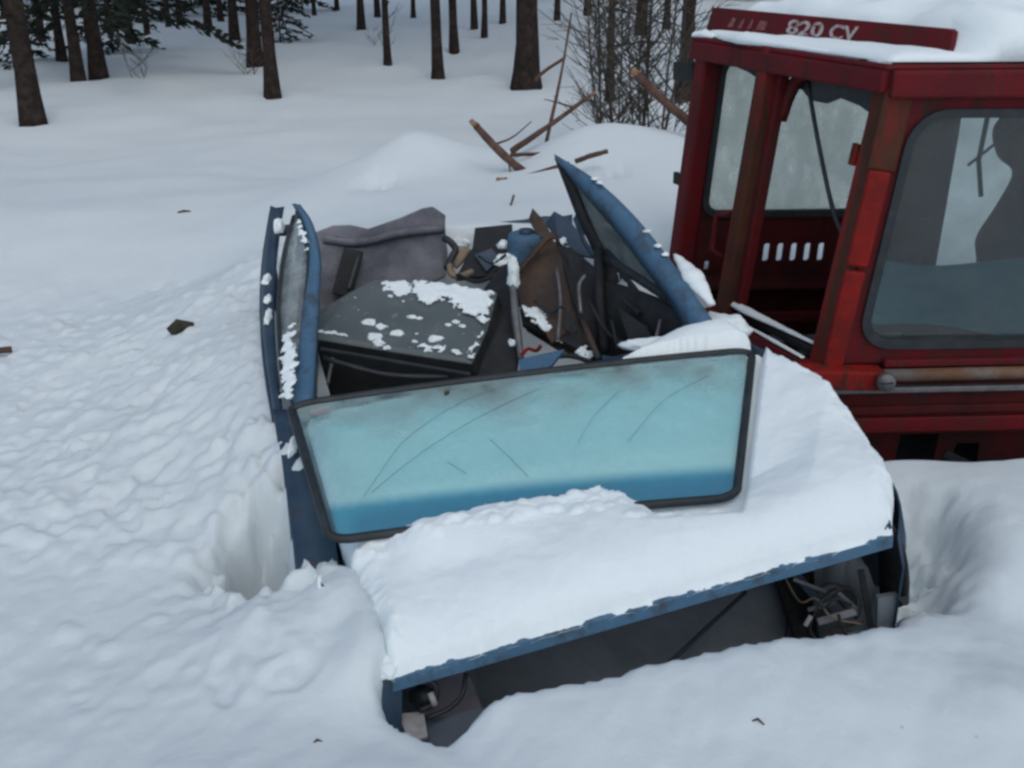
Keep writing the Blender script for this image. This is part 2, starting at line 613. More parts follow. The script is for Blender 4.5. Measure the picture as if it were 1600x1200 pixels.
CP = np.array([tuple(p) for p in CP])


def tps_fit(P, lam=0.004):
    n = len(P)
    d = np.hypot(P[:, 0][:, None] - P[:, 0][None], P[:, 1][:, None] - P[:, 1][None])
    K = np.where(d > 0, d * d * np.log(d + 1e-9), 0) + lam * np.eye(n)
    A = np.zeros((n + 3, n + 3))
    A[:n, :n] = K
    A[:n, n] = 1
    A[:n, n + 1:] = P[:, :2]
    A[n:, :n] = A[:n, n:].T
    return np.linalg.solve(A, np.concatenate([P[:, 2], np.zeros(3)]))


TW = tps_fit(CP)


def tps(x, y):
    r = TW[-3] + TW[-2] * x + TW[-1] * y
    for i in range(len(CP)):
        d2 = (x - CP[i, 0]) ** 2 + (y - CP[i, 1]) ** 2
        r = r + TW[i] * 0.5 * d2 * np.log(d2 + 1e-12)
    return r


# the pit polygon
PIT = [U(*p).xy for p in RIDGE]
PIT = [(p.x, p.y + .012) for p in PIT]
PIT += [(HR[0].x + .06, HR[0].y - .03), (HR[0].x + .075, HR[0].y + .06), (HR[1].x + .055, HR[1].y), (HR[2].x + .03, HR[2].y),
        (HR[3].x, HR[3].y), (.66, 3.45), (.55, 4.0), (.36, 4.85), (-1.02, 4.75), (-1.0, 4.3), (-.80, 3.5), (-.655, 3.0), (-.57, 2.7),
        (-.47, 2.48), (-.38, 2.36), (-.33, 2.2), (-.30, 2.1)]
PIT = np.array(PIT)


def sdist(x, y, P):
    """signed distance to polygon, negative inside"""
    d = np.full(x.shape, 1e9)
    s = np.zeros(x.shape, bool)
    n = len(P)
    for i in range(n):
        ax, ay = P[i]
        bx, by = P[(i + 1) % n]
        ex, ey = bx - ax, by - ay
        t = np.clip(((x - ax) * ex + (y - ay) * ey) / (ex * ex + ey * ey + 1e-12), 0, 1)
        d = np.minimum(d, np.hypot(x - ax - t * ex, y - ay - t * ey))
        c = ((ay > y) != (by > y)) & (x < (bx - ax) * (y - ay) / (by - ay + 1e-12) + ax)
        s ^= c
    return np.where(s, -d, d)


prs = np.random.RandomState(11)
FEET = []
for i in range(60):      # trodden snow left of the wreck
    px, py = prs.uniform(-60, 410), prs.uniform(430, 800)
    q = U(px, py, 4.0)
    d = ray(px, py)
    t = (HC - .15) / -d[2]
    FEET.append((d[0] * t, d[1] * t, prs.uniform(.03, .11), prs.uniform(.02, .05), prs.uniform(0, 3.14), prs.uniform(.002, .011)))
for i in range(8):
    px, py = prs.uniform(60, 480), prs.uniform(790, 1090)
    if px < 250 and py < 950: continue
    d = ray(px, py)
    t = (HC - .12) / -d[2]
    FEET.append((d[0] * t, d[1] * t, prs.uniform(.035, .08), prs.uniform(.025, .045), prs.uniform(0, 3.14), prs.uniform(.003, .009)))
HOLE = [(U(400, 850, 2.66), .10, .20), (U(375, 890, 2.55), .07, .12), (U(435, 900, 2.53), .08, .16), (U(425, 800, 2.72), .06, .10), (U(1435, 800, 2.88), .10, .16), (U(1440, 860, 2.72), .09, .19), (U(1438, 930, 2.53), .08, .16),
        (U(590, 285, 6.1), .13, .05), (U(955, 280, 5.9), .13, .05), (U(240, 640, 3.6), .1, .04)]


def height(x, y):
    x = np.asarray(x, float)
    y = np.asarray(y, float)
    z = tps(x, y)
    far = sstep(4.5, 12, y)
    z = z + fbm(x, y, 1.6, 3) * (.035 + .06 * far) + fbm(x + 40, y, 5.0, 2) * .12 * sstep(8, 16, y)
    z = z + fbm(x, y, .35, 3) * .008 + fbm(x * .5 + y * .8, y * .7 - x * 1.6, .30, 4, .55) * .012 * sstep(3.4, 2.4, y) + np.abs(fbm(x + 3, y * 1.4, .5, 3)) * .02 * sstep(-.2, .5, x) * sstep(3.0, 2.2, y)
    # trodden areas
    lx = -0.62 - 0.27 * (y - 2.5)
    tr = sstep(.15, -.25, x - lx) * sstep(2.5, 2.75, y) * sstep(5.2, 4.5, y + .12 * x)
    tr2 = sstep(-.25, -.5, x) * sstep(-1.7, -1.1, x) * sstep(1.85, 2.1, y) * sstep(2.9, 2.5, y)
    tt = np.clip(tr + .6 * tr2, 0, 1)
    rough = fbm(x, y, .16, 4, .6)
    z = z + tt * (rough * .004 - np.abs(fbm(x + 7, y + 3, .42, 4, .62)) * .014 + fbm(x + 1, y, .05, 2) * .005 + .003)
    for (c, r, dp) in HOLE:
        r2 = ((x - c.x) ** 2 + (y - c.y) ** 2) / r ** 2
        z = z - dp * np.exp(-r2) * (1 + 1.0 * fbm(x * 1.0, y, .07, 3))
    # drift and clods beside the fender
    cl = np.exp(-(((x + .62) / .2) ** 2 + ((y - 2.65) / .3) ** 2))
    z = z + cl * np.abs(fbm(x, y, .10, 3)) * .12
    return z


def ground_h(x, y):
    return float(height(np.array([x]), np.array([y]))[0])


def axis(lo, a, b, hi, step, grow=1.09):
    mid = list(np.arange(a, b, step))
    right, s = [], step
    v = mid[-1]
    while v < hi:
        s *= grow
        v += s
        right.append(v)
    left, s = [], step
    v = mid[0]
    while v > lo:
        s *= grow
        v -= s
        left.append(v)
    return np.array(left[::-1] + mid + right)


CLODS = []
for i in range(1900):
    if i % 9 == 0:
        px, py = prs.uniform(90, 500), prs.uniform(880, 1080)
        if py > 1150 - .35 * px + 60: continue
    else:
        px, py = prs.uniform(-80, 425), 420 + 420 * prs.rand() ** .8
        if py < 470 - .17 * px + prs.uniform(-25, 25): continue
    d = ray(px, py)
    t = (HC - .17) / -d[2]
    r = .008 + .040 * prs.rand() ** 2.5
    CLODS.append((d[0] * t, d[1] * t, r, r * prs.uniform(.6, 1.3), prs.uniform(0, 3.14), r * prs.uniform(.15, .5) * (.55 if i % 9 == 0 else 1)))
for i in range(420):
    v_ = prs.rand()
    px, py = 432 - 20 * math.sin(v_ * 3.1) - 60 * prs.rand() ** 2 - 6, 400 + 400 * v_
    d = ray(px, py)
    t = (HC - .30) / -d[2]
    r = .006 + .024 * prs.rand() ** 2
    CLODS.append((d[0] * t, d[1] * t, r, r * prs.uniform(.6, 1.3), prs.uniform(0, 3.14), r * prs.uniform(.3, .8)))
for i in range(170):      # rubble in the hollow beside the fender
    px, py = prs.uniform(340, 470), prs.uniform(740, 950)
    d = ray(px, py)
    t = (HC - .12) / -d[2]
    r = .012 + .04 * prs.rand() ** 2
    CLODS.append((d[0] * t, d[1] * t, r, r * prs.uniform(.6, 1.2), prs.uniform(0, 3.14), r * prs.uniform(.5, 1.3)))


def plane_xy(px, py, z):
    d = ray(px, py)
    t = (HC - z) / -d[2]
    return d[0] * t, d[1] * t


HOLLOW = np.array([plane_xy(*q) for q in ((350, 905, .14), (350, 830, .17), (385, 800, .18), (400, 765, .20), (425, 790, .2), (445, 775, .2), (475, 935, .12), (440, 945, .12), (400, 925, .13))])
TREE_BASES = []


def stamp(X, Y, Z, xs, ys, item, hollow):
    fx, fy, a, b, an, dp = item
    m = max(a, b) * 2.2
    i0, i1 = np.searchsorted(xs, (fx - m, fx + m))
    j0, j1 = np.searchsorted(ys, (fy - m, fy + m))
    if i1 - i0 < 2 or j1 - j0 < 2: return
    x, y = X[j0:j1, i0:i1], Y[j0:j1, i0:i1]
    c, s_ = math.cos(an), math.sin(an)
    dx, dy = x - fx, y - fy
    r = np.hypot((dx * c + dy * s_) / a, (-dx * s_ + dy * c) / b) * (1 + .5 * perlin(x / a * .9, y / a * .9))
    if hollow:
        Z[j0:j1, i0:i1] += -dp * 1.3 * sstep(1.08, .8, r) + dp * .35 * np.exp(-((r - 1.3) ** 2) * 18)
    else:
        Z[j0:j1, i0:i1] = np.maximum(Z[j0:j1, i0:i1], dp * np.clip(1 - r * r, 0, 1) ** .6)


def build_ground():
    xs = axis(-75, -2.2, 1.5, 75, .0125)
    ys = axis(-45, 1.6, 4.4, 140, .0125, 1.04)
    X, Y = np.meshgrid(xs, ys)
    Z = height(X, Y)
    sd_ = sdist(X, Y, PIT) + .02 * fbm(X, Y, .12, 3)
    Z = Z - .55 * sstep(0.0, -.065, sd_) - .010 * sstep(.04, 0, sd_)
    # hollow under the tractor cab
    cab = np.array([(.80, 4.7), (.98, 3.20), (1.5, 3.20), (3.2, 3.32), (3.0, 4.75)])
    sc_ = sdist(X, Y, cab)
    Z = Z - .5 * sstep(.03, -.14, sc_)
    hl_ = sdist(X, Y, HOLLOW) + .035 * fbm(X, Y, .09, 4)
    Z = Z - .20 * sstep(.012, -.035, hl_) + sstep(.02, -.06, hl_) * (.16 * np.abs(fbm(X, Y, .13, 3)) + .05 * fbm(X, Y, .05, 2))
    for f_ in FEET: stamp(X, Y, Z, xs, ys, f_, True)
    C_ = np.zeros_like(Z)
    for f_ in CLODS: stamp(X, Y, C_, xs, ys, f_, False)
    Z = Z + C_
    for (bx, by, br) in TREE_BASES:
        Z -= .10 * np.exp(-((X - bx) ** 2 + (Y - by) ** 2) / (br * 2.2) ** 2)
    ny, nx = X.shape
    V = np.stack([X.ravel(), Y.ravel(), Z.ravel()], 1)
    i = np.arange(ny * nx).reshape(ny, nx)
    Q = np.stack([i[:-1, :-1], i[:-1, 1:], i[1:, 1:], i[1:, :-1]], -1).reshape(-1, 4)
    me = bpy.data.meshes.new('snow_ground')
    me.vertices.add(len(V))
    me.vertices.foreach_set('co', V.ravel())
    me.loops.add(Q.size)
    me.loops.foreach_set('vertex_index', Q.ravel().astype(np.int32))
    me.polygons.add(len(Q))
    me.polygons.foreach_set('loop_start', np.arange(0, Q.size, 4, dtype=np.int32))
    me.polygons.foreach_set('loop_total', np.full(len(Q), 4, np.int32))
    me.update(calc_edges=True)
    o = link_mesh('snow_ground', me, SNOW_GROUND, smooth=True, rec=False)
    tag(o, 'deep trodden snow covering the forest ground around the wreck', 'snow', kind='structure')
    print('ground', nx, ny)



def on_ground(px, py):
    d = ray(px, py)
    t = np.concatenate([np.linspace(1.2, 12, 500), np.linspace(12.05, 90, 900)])
    x, y, z = d[0] * t, d[1] * t, HC + d[2] * t
    below = z < height(x, y)
    k = int(np.argmax(below)) if below.any() else len(t) - 1
    return Vector((x[k], y[k], z[k]))


# ------------------------------------------------------------------ trees
def leaf_quads(pts, size, flat=0.3):
    """small crossed needle tufts at points with directions"""
    V, Fc = [], []
    for p, d, s in pts:
        d = d.normalized()
        a = d.orthogonal().normalized()
        a.rotate(Matrix.Rotation(rnd.uniform(0, 6.28), 3, d))
        L_, W_ = size * s, size * s * flat
        o = len(V)
        V += [p - a * W_ * .3, p + d * L_ * .5 - a * W_, p + d * L_, p + d * L_ * .5 + a * W_]
        Fc.append((o, o + 1, o + 2, o + 3))
    return V, Fc


def make_pine_crown():
    parts, tufts = [], []
    for k in range(26):
        h = 7.0 + 6.0 * (k / 26) + rnd.uniform(-.2, .2)
        a = k * 2.4 + rnd.uniform(-.4, .4)
        ln = (2.1 - 1.2 * (h - 7.0) / 6.0) * rnd.uniform(.6, 1.1)
        d = Vector((math.cos(a), math.sin(a), rnd.uniform(0, .5)))
        p = [Vector((0, 0, h)) + d * ln * t + Vector((0, 0, .25 * ln * t * t)) for t in (0, .35, .7, 1)]
        parts.append(tube_geo(p, [.05, .035, .022, .01], 5))
        for j in range(34):
            t = rnd.uniform(.3, 1.05)
            q = Vector((0, 0, h)) + d * ln * t + Vector((0, 0, .25 * ln * t * t)) + Vector((rnd.gauss(0, .22), rnd.gauss(0, .22), rnd.gauss(0, .14)))
            tufts.append((q, Vector((rnd.gauss(0, 1), rnd.gauss(0, 1), rnd.gauss(.4, .6))), rnd.uniform(.7, 1.3)))
    V, Fc = leaf_quads(tufts, .32, .35)
    me = bpy.data.meshes.new('pine_crown')
    V2, F2 = join_geo(parts)
    me.from_pydata([tuple(v) for v in V + V2], [], Fc + [tuple(i + len(V) for i in q) for q in F2])
    me.materials.append(NEEDLE)
    me.materials.append(BARK)
    for i, p in enumerate(me.polygons):
        if i >= len(Fc): p.material_index = 1
    me.update()
    return me


def make_spruce_crown(h0, h1, rad, nb, per):
    """drooping boughs from h0 to h1"""
    parts, tufts = [], []
    for k in range(nb):
        f = k / nb
        h = h0 + (h1 - h0) * f
        a = k * 2.4 + rnd.uniform(-.3, .3)
        ln = rad * (1 - f) ** .8 * rnd.uniform(.7, 1.1) + .15
        d = Vector((math.cos(a), math.sin(a), 0))
        sd2 = Vector((-d.y, d.x, 0))

        def bp(t):
            return Vector((0, 0, h)) + d * ln * t + Vector((0, 0, ln * (.12 * t - .42 * t * t)))
        parts.append(tube_geo([bp(t) for t in (0, .33, .66, 1)], [.022, .016, .010, .004], 4))
        for j in range(per):
            t = rnd.uniform(.12, 1.0)
            sgn = rnd.choice((-1, 1))
            wd = ln * .30 * (1.05 - t) * rnd.random()
            q = bp(t) + sd2 * sgn * wd + Vector((0, 0, -wd * .4 + rnd.gauss(0, .02)))
            tufts.append((q, d * .7 + sd2 * sgn * .7 + Vector((0, 0, rnd.uniform(-.8, .1))), rnd.uniform(.6, 1.3)))
    V, Fc = leaf_quads(tufts, .14, .18)
    V2, F2 = join_geo(parts)
    me = bpy.data.meshes.new('spruce_crown')
    me.from_pydata([tuple(v) for v in V + V2], [], Fc + [tuple(i + len(V) for i in q) for q in F2])
    me.materials.append(NEEDLE)
    me.materials.append(BARK)
    for i, p in enumerate(me.polygons):
        if i >= len(Fc): p.material_index = 1
    me.update()
    return me


PINE_CROWNS = [make_pine_crown() for _ in range(3)]
SPRUCE = make_spruce_crown(.75, 10, 1.9, 70, 230)
SPRUCE_HIGH = make_spruce_crown(2.3, 12, 2.6, 70, 110)
YOUNG = make_spruce_crown(.15, 2.6, .9, 34, 70)


def trunk_geo(h, r0, r1, lean, rings=22, sides=11):
    V, Fc = [], []
    ph = rnd.uniform(0, 6)
    for i in range(rings):
        t = i / (rings - 1)
        z = -.25 + (h + .25) * t ** 1.5
        flare = 1 + .45 * math.exp(-max(z, 0) / .22)
        r = (r0 + (r1 - r0) * t) * flare
        for s in range(sides):
            a = 2 * math.pi * s / sides
            rr = r * (1 + .06 * math.sin(3 * a + ph + z * .7) + rnd.uniform(-.07, .07))
            V.append(Vector((math.cos(a) * rr + lean[0] * z + .03 * math.sin(z * .6 + ph), math.sin(a) * rr + lean[1] * z, z)))
    for i in range(rings - 1):
        for s in range(sides):
            Fc.append((i * sides + s, i * sides + (s + 1) % sides, (i + 1) * sides + (s + 1) % sides, (i + 1) * sides + s))
    return V, Fc


def tree(name, base, r, label, crown, lean=(0, 0), h=13.0, stubs=3, group='trees standing in the snowy forest', mat=None, sxy=1.0):
    t = root(name, base, label, 'tree', group)
    if r > .04: TREE_BASES.append((base[0], base[1], r))
    V, Fc = trunk_geo(h, r, r * .35, lean)
    V = [v + Vector(base) for v in V]
    trunk = mk('trunk', V, Fc, mat or BARK, t, smooth=True)
    if crown is not None:
        c = bpy.data.objects.new('crown', crown)
        COL.objects.link(c)
        c.parent = t
        c.rotation_euler = (math.atan(-lean[1]), math.atan(lean[0]), rnd.uniform(0, 6.28))
        c.scale = (sxy, sxy, h / 13.0 if crown in PINE_CROWNS else 1)
    for k in range(stubs):
        z = rnd.uniform(.6, 4.0)
        a = rnd.uniform(0, 6.28)
        p0 = Vector(base) + Vector((lean[0] * z, lean[1] * z, z))
        d = Vector((math.cos(a), math.sin(a), rnd.uniform(-.3, .3)))
        ln = rnd.uniform(.25, .8)
        tube('dead_branch', [p0, p0 + d * (r + ln * .5), p0 + d * (r + ln) + Vector((0, 0, -.08))], [.014, .010, .004], BARK, t, sides=5)
    return t


# base pixel, width in pixels, lean in pixels of the top edge, kind, label
TREES = [
    (47, 186, 33, 'pine', 'thick dark pine trunk nearest the left edge of the picture'),
    (68, 66, 10, 'pine', 'thin dark trunk just right of the thick left edge pine, base farther up'),
    (96, 93, 14, 'pine', 'slim dark trunk standing left of the low branched spruce'),
    (119, 125, 19, 'pine', 'dark trunk touching the left side of the low branched spruce'),
    (150, 116, 24, 'spruce', 'spruce with low drooping green boughs near the upper left corner'),
    (203, 68, 10, 'pine', 'thin trunk standing right of the low branched spruce'),
    (263, 41, 8, 'pine', 'left one of two thin far trunks on the big snow hump'),
    (279, 38, 9, 'pine', 'right one of two thin far trunks on the big snow hump'),
    (325, 46, 12, 'spruce_high', 'far trunk at the right shoulder of the big snow hump'),
    (370, 62, 15, 'pine', 'trunk behind and left of the paired pines at upper left centre'),
    (398, 98, 23, 'pine', 'left and broader trunk of the paired pines at upper left centre'),
    (428, 146, 21, 'pine', 'right and nearer trunk of the paired pines at upper left centre'),
    (489, 24, 6, 'pine', 'very thin far trunk between paired pines and the middle trees'),
    (567, 44, 12, 'pine', 'far trunk left of the slim leaning middle trunk'),
    (591, 25, 9, 'pine', 'distant trunk partly behind the slim leaning middle trunk'),
    (609, 101, 11, 'pine', 'slim slightly leaning trunk in the upper middle'),
    (682, 122, 17, 'pine', 'straight medium trunk standing in smooth snow at upper centre'),
    (709, 79, 13, 'pine', 'darker trunk right of the straight medium trunk at upper centre'),
    (738, 46, 10, 'pine', 'left trunk of the far close pair left of the broad pine'),
    (755, 60, 9, 'pine', 'right trunk of the far close pair left of the broad pine'),
    (818, 132, 37, 'pine', 'broad dark pine trunk beside the bare shrub at upper centre'),
    (1000, 52, 17, 'pine', 'dark trunk rising behind the bare leafless shrub'),
    (1064, 152, 23, 'pine', 'straight pine trunk left of the red tractor cab'),
    (172, 42, 9, 'pine', 'thin far trunk just above the low branched spruce'),
    (232, 52, 8, 'pine', 'thin far trunk left of the big snow hump'),
    (347, 34, 9, 'pine', 'thin far trunk between the big hump and the paired pines'),
    (528, 16, 7, 'pine', 'faint far trunk left of the far middle trunk'),
    (648, 26, 7, 'pine', 'faint far trunk just left of the straight medium trunk'),
    (783, 36, 9, 'pine', 'far trunk directly left of the broad dark pine'),
    (868, 30, 9, 'pine', 'far trunk right of the broad dark pine before the shrub'),
    (916, 22, 11, 'pine', 'far dark trunk above the left side of the leafless shrub'),
    (1042, 40, 10, 'pine', 'far trunk close left of the straight pine by the cab'),
]
LEANS = {47: (.012, 0), 609: (-.01, 0), 428: (-.022, 0), 682: (.004, 0)}
for (px, py, wpx, kind, lab) in TREES:
    b = on_ground(px, py)
    dep = float(np.dot(np.array(b) - CAM, FW))
    r = wpx * dep / F / 2
    ln = LEANS.get(px, (rnd.uniform(-.006, .006), rnd.uniform(-.01, .01)))
    if kind == 'spruce':
        tree('spruce_tree', b, r, lab, SPRUCE, ln, 11, 2)
    elif kind == 'spruce_high':
        tree('spruce_tree', b, r, lab, SPRUCE_HIGH, ln, 12.5, 2)
    else:
        tree('pine_tree', b, r, lab, rnd.choice(PINE_CROWNS), ln, rnd.uniform(11.5, 14.5), 3 if dep < 20 else 2)
# far edge of the wood and the wood out of the frame (all alike, nothing tells them apart)
FARP = [(1.9, 34), (2.8, 33), (3.8, 34), (4.7, 33), (5.6, 33.5), (6.6, 33), (7.6, 34), (-12, 27), (-9.5, 29), (-27, 33), (-21, 39), (-17, 31), (-13, 37), (-10, 42), (-24, 26), (-8, 34), (8, 41), (11, 38), (14, 43), (17, 37), (20, 41), (24, 36), (5, 44),
        (9.5, 46), (-4, 58), (1.5, 60), (12.5, 47), (28, 33), (22, 28)]
for i, (x, y) in enumerate(FARP):
    tree('spruce_tree', Vector((x, y, ground_h(x, y) - .05)), rnd.uniform(.10, .17), 'dark far spruce closing off the view between the trunks',
         SPRUCE if i % 3 else SPRUCE_HIGH, (0, 0), 12, 0, group='far spruces at the edge of the wood', sxy=rnd.uniform(1.2, 1.6))
OUTP = [(-9, -3), (-5, -7.5), (-1.5, -9), (2.6, -6.5), (6.5, -8), (9, -3), (10, 3.5), (7.4, 8.5), (12, 11), (-10, 4), (-8.5, 9.5), (5.2, 12.5),
        (4.0, -4.6), (13, 20), (9, 17)]
for i, (x, y) in enumerate(OUTP):
    tree('pine_tree', Vector((x, y, ground_h(x, y) - .05)), rnd.uniform(.11, .2), 'pine of the surrounding wood standing outside the picture',
         PINE_CROWNS[i % 3], (0, 0), 13, 2, group='pines around the clearing')
for (px, py, s, lab) in ((440, 66, .62, 'small young spruce peeking out right of the paired pines'),
                         (20, 95, .8, 'small young spruce low at the left edge'),
                         (175, 84, .9, 'young spruce with bough reaching right beside the low branched spruce'),
                         (222, 30, 1.0, 'young dark spruce behind the left flank of the big snow hump'),
                         (345, 22, 1.0, 'young dark spruce behind the right flank of the big snow hump'),
                         (300, 12, 1.0, 'young dark spruce peeking over the big snow hump'),
                         (455, 16, 1.0, 'young dark spruce far behind the very thin trunk')):
    b = on_ground(px, py)
    t = tree('young_spruce', b, .025, lab, YOUNG, (0, 0), 2.5, 0)
    t.scale = (s, s, s)


build_ground()


# bare shrub behind the snow mound
def shrub(name, base, h, stems, ntw, spread, label, rmax, cat='shrub'):
    t = root(name, base, label, cat)
    parts = []
    for k in range(stems):
        a = rnd.uniform(0, 6.28)
        sp = rnd.uniform(.1, 1) * spread
        top = Vector(base) + Vector((math.cos(a) * sp, math.sin(a) * sp * .6, h * rnd.uniform(.6, 1.1)))
        b0 = Vector(base) + Vector((math.cos(a) * sp * .55, math.sin(a) * sp * .3, -.1))
        mid = b0.lerp(top, .5) + Vector((rnd.gauss(0, .06), rnd.gauss(0, .06), 0))
        r = rmax * rnd.uniform(.3, 1)
        pth = resample([b0, mid, top], 8)
        tube('stem', pth, [r * (1 - .75 * i / 7) for i in range(8)], TWIG if k else BARKG, t, sides=6, wob=.1)
        for j in range(ntw):
            u = rnd.uniform(.08, .98)
            p = pth[int(u * 7)].lerp(pth[min(int(u * 7) + 1, 7)], u * 7 % 1)
            aa = rnd.uniform(0, 6.28)
            d = Vector((math.cos(aa), math.sin(aa), rnd.uniform(.2, 1.3))).normalized()
            ln = rnd.uniform(.12, .55)
            q = [p, p + d * ln * .5 + Vector((rnd.gauss(0, .02), 0, 0)), p + d * ln + Vector((0, 0, .06))]
            parts.append(tube_geo(q, [.005, .004, .002], 3, cap=False))
            for m in range(2):
                d2 = (d + Vector((rnd.gauss(0, .7), rnd.gauss(0, .7), rnd.gauss(.2, .4)))).normalized()
                s0 = p + d * ln * rnd.uniform(.3, .8)
                parts.append(tube_geo([s0, s0 + d2 * ln * .4], [.003, .0015], 3, cap=False))
    V, Fc = join_geo(parts)
    o = mk('twigs', V, Fc, TWIG, t)
    o['kind'] = 'stuff'
    return t


b = Vector((1.02, 8.9, 0)); b.z = ground_h(b.x, b.y)
shrub('bare_shrub', b, 2.6, 15, 46, .80, 'tall leafless twiggy shrub behind the snow mound beside the tractor', .014)
b = on_ground(970, 178) + Vector((0, 1.2, 0)); b.z = ground_h(b.x, b.y)
tree('young_tree', b, .055, 'slender mossy trunk in the middle of the leafless shrub', None, (0, 0), 6.5, 9, mat=BARKG, group='young trees in the shrub')
for (px, py, s, lab) in ((590, 70, .5, 'low dry twigs poking out of the snow beside the slim leaning trunk'),
                         (225, 122, .5, 'low dry weed poking out of the snow below the big hump'),
                         (400, 115, .35, 'few thin stalks in the snow beside the paired pines')):
    b = on_ground(px, py)
    shrub('dry_weed', b, s, 3, 5, .25, lab, .006, 'weed')


# ------------------------------------------------------------------ broken branches behind the wreck
def branch(pts, r0, r1, label, tip=False, side=None):
    P = UL(*pts)
    t = root('broken_branch', P[-1], label, 'branch', 'broken branches on the snow')
    tube('limb', P, (r0, r1), STICK, t, sides=7, wob=.12, n=12)
    if tip:
        d = (P[0] - P[1]).normalized()
        tube('split_end', [P[0] + d * .045, P[0] - d * .004], [r0 * .75, r0 * 1.04], FRESH, t, sides=7, wob=.25)
    for s in (side or []):
        tube('twig', UL(*s), (.008, .003), STICK, t, sides=5, n=6)


branch([(744, 197, 6.3), (785, 240, 6.2), (840, 287, 6.1)], .020, .026, 'brown broken branch slanting down right, leftmost behind the wreck', True,
       [[(770, 226, 6.25), (800, 215, 6.3), (830, 190, 6.4)], [(795, 250, 6.2), (797, 270, 6.15)]])
branch([(788, 281, 6.0), (803, 282, 6.0), (868, 262, 6.0), (890, 256, 6.0)], .016, .014, 'pale lying branch just behind the right door tip', True)
branch([(797, 242, 6.4), (850, 240, 6.4), (890, 238, 6.4)], .012, .010, 'thin level branch crossing behind the slanting one')
branch([(922, 150, 6.9), (860, 195, 6.7), (800, 236, 6.5)], .012, .020, 'dark branch rising right towards the bare shrub', True,
       [[(895, 168, 6.8), (870, 160, 6.8), (850, 155, 6.8)]])
branch([(893, 20, 7.4), (876, 120, 7.3), (853, 226, 7.2)], .006, .013, 'long thin upright branch left of the bare shrub')
branch([(880, 92, 7.6), (850, 112, 7.5), (836, 126, 7.5)], .010, .014, 'short dark branch sticking out beside the broad pine')
branch([(996, 117, 6.6), (1040, 160, 6.5), (1090, 200, 6.4)], .024, .030, 'broken branch with pale split end left of the tractor', True,
       [[(1050, 163, 6.5), (1070, 158, 6.5), (1085, 175, 6.5)]])
branch([(950, 236, 5.9), (925, 243, 5.9), (900, 252, 5.85)], .013, .014, 'short brown stick on the mound right of the door tip')
branch([(803, 305, 5.3), (797, 325, 5.25), (793, 345, 5.2)], .006, .006, 'tiny upright twig in snow behind the torn rear panel')
# small litter on the snow
b = on_ground(284, 521)
t = tube('bark_scrap', [b + Vector((-.035, -.02, .01)), b + Vector((-.01, .01, .03)), b + Vector((.045, .025, .028))], [.022, .026, .012], BARKG, None, sides=7, wob=.2)
tag(t, 'small dark scrap of bark lying on trodden snow left of the wreck', 'bark')
b = on_ground(6, 560)
t = tube('stick_end', [b + Vector((-.16, -.02, .02)), b + Vector((-.05, 0, .03)), b + Vector((.03, .015, .035))], [.013, .014, .013], STICK, None, sides=7, wob=.15)
tag(t, 'reddish stick end poking in at the left picture edge', 'stick')
for (px, py, dx, lab) in ((287, 333, .03, 'tiny dark speck of bark on the smooth snow'), (1558, 828, -.03, 'dark twig bit on the snow bank at right'),
                          (495, 1168, .025, 'small brown leaf on the snow at bottom left'), (1185, 1135, -.025, 'small brown needle bit on the snow at bottom right')):
    b = on_ground(px, py)
    s = .5 if b.y < 4 else 1.2
    t = tube('bark_crumb', [b + Vector((-dx * s, 0, .004)), b + Vector((0, .01, .012)), b + Vector((dx * s, .02 * s, .006))], [.004 * s, .006 * s, .003 * s], STICK, None, sides=5)
    tag(t, lab, 'litter')

# ------------------------------------------------------------------ the wrecked car
DN = Vector((0, 0, -1))
car = root('wrecked_car', (0.0, 3.2, -.4), 'roofless blue wrecked car half buried in snow, front end open', 'car')


def drop(line, dz, dx=0.0, dy=0.0):
    return [Vector(p) + Vector((dx, dy, -dz)) for p in line]


WTL, WTR, WBR, WBL = U(452, 634, 2.95), U(1176, 547, 3.24), U(1150, 778, 2.62), U(516, 846, 2.44)


def wmap(u, v, w_=0.0):
    """u across, v from the near edge (0) to the cabin edge (1)"""
    a = WBL.lerp(WBR, u)
    b_ = WTL.lerp(WTR, u)
    p = a.lerp(b_, v)
    nn = (WTR - WTL).cross(WBL - WTL).normalized()
    if nn.z < 0: nn = -nn
    bow = .014 * (4 * u * (1 - u)) + .008 * (4 * v * (1 - v))
    return p + nn * (w_ + bow)


def glass_uv(p):
    """project a point down onto the pane, in pane coordinates"""
    u, v = .5, .5
    for _ in range(6):
        q = wmap(u, v)
        du = (wmap(u + .01, v) - q) / .01
        dv = (wmap(u, v + .01) - q) / .01
        det = du.x * dv.y - du.y * dv.x
        ex, ey = p.x - q.x, p.y - q.y
        u += (ex * dv.y - ey * dv.x) / det
        v += (du.x * ey - du.y * ex) / det
    return u, v


# hood panel, lofted between its two edges with a crown
NHU, NHV = 40, 40
hl, hr = resample(HL, NHV), resample(HR, NHV)


def hood_pt(u, v):
    """u 0..1 across from left to right, v 0..1 from front to cowl"""
    uu = min(1, max(0, (u - .62) / .3))
    v = v * (.91 + .09 * uu * uu * (3 - 2 * uu))
    k = v * (NHV - 1)
    i = min(int(k), NHV - 2)
    f = k - i
    a = hl[i].lerp(hl[i + 1], f)
    b_ = hr[i].lerp(hr[i + 1], f)
    p = a.lerp(b_, u)
    p.z += .03 * (4 * u * (1 - u)) * min(1, v * 2.2)
    gu, gv = glass_uv(p)
    q = wmap(min(max(gu, 0), 1), min(max(gv, 0), 1))
    k = min(1, max(0, 1 - max(-gu, gu - 1, 0) * 5)) * min(1, max(0, 1 - max(-gv, gv - 1, 0) * 2.5))
    p.z = p.z * (1 - k) + min(p.z, q.z - .055) * k
    return p


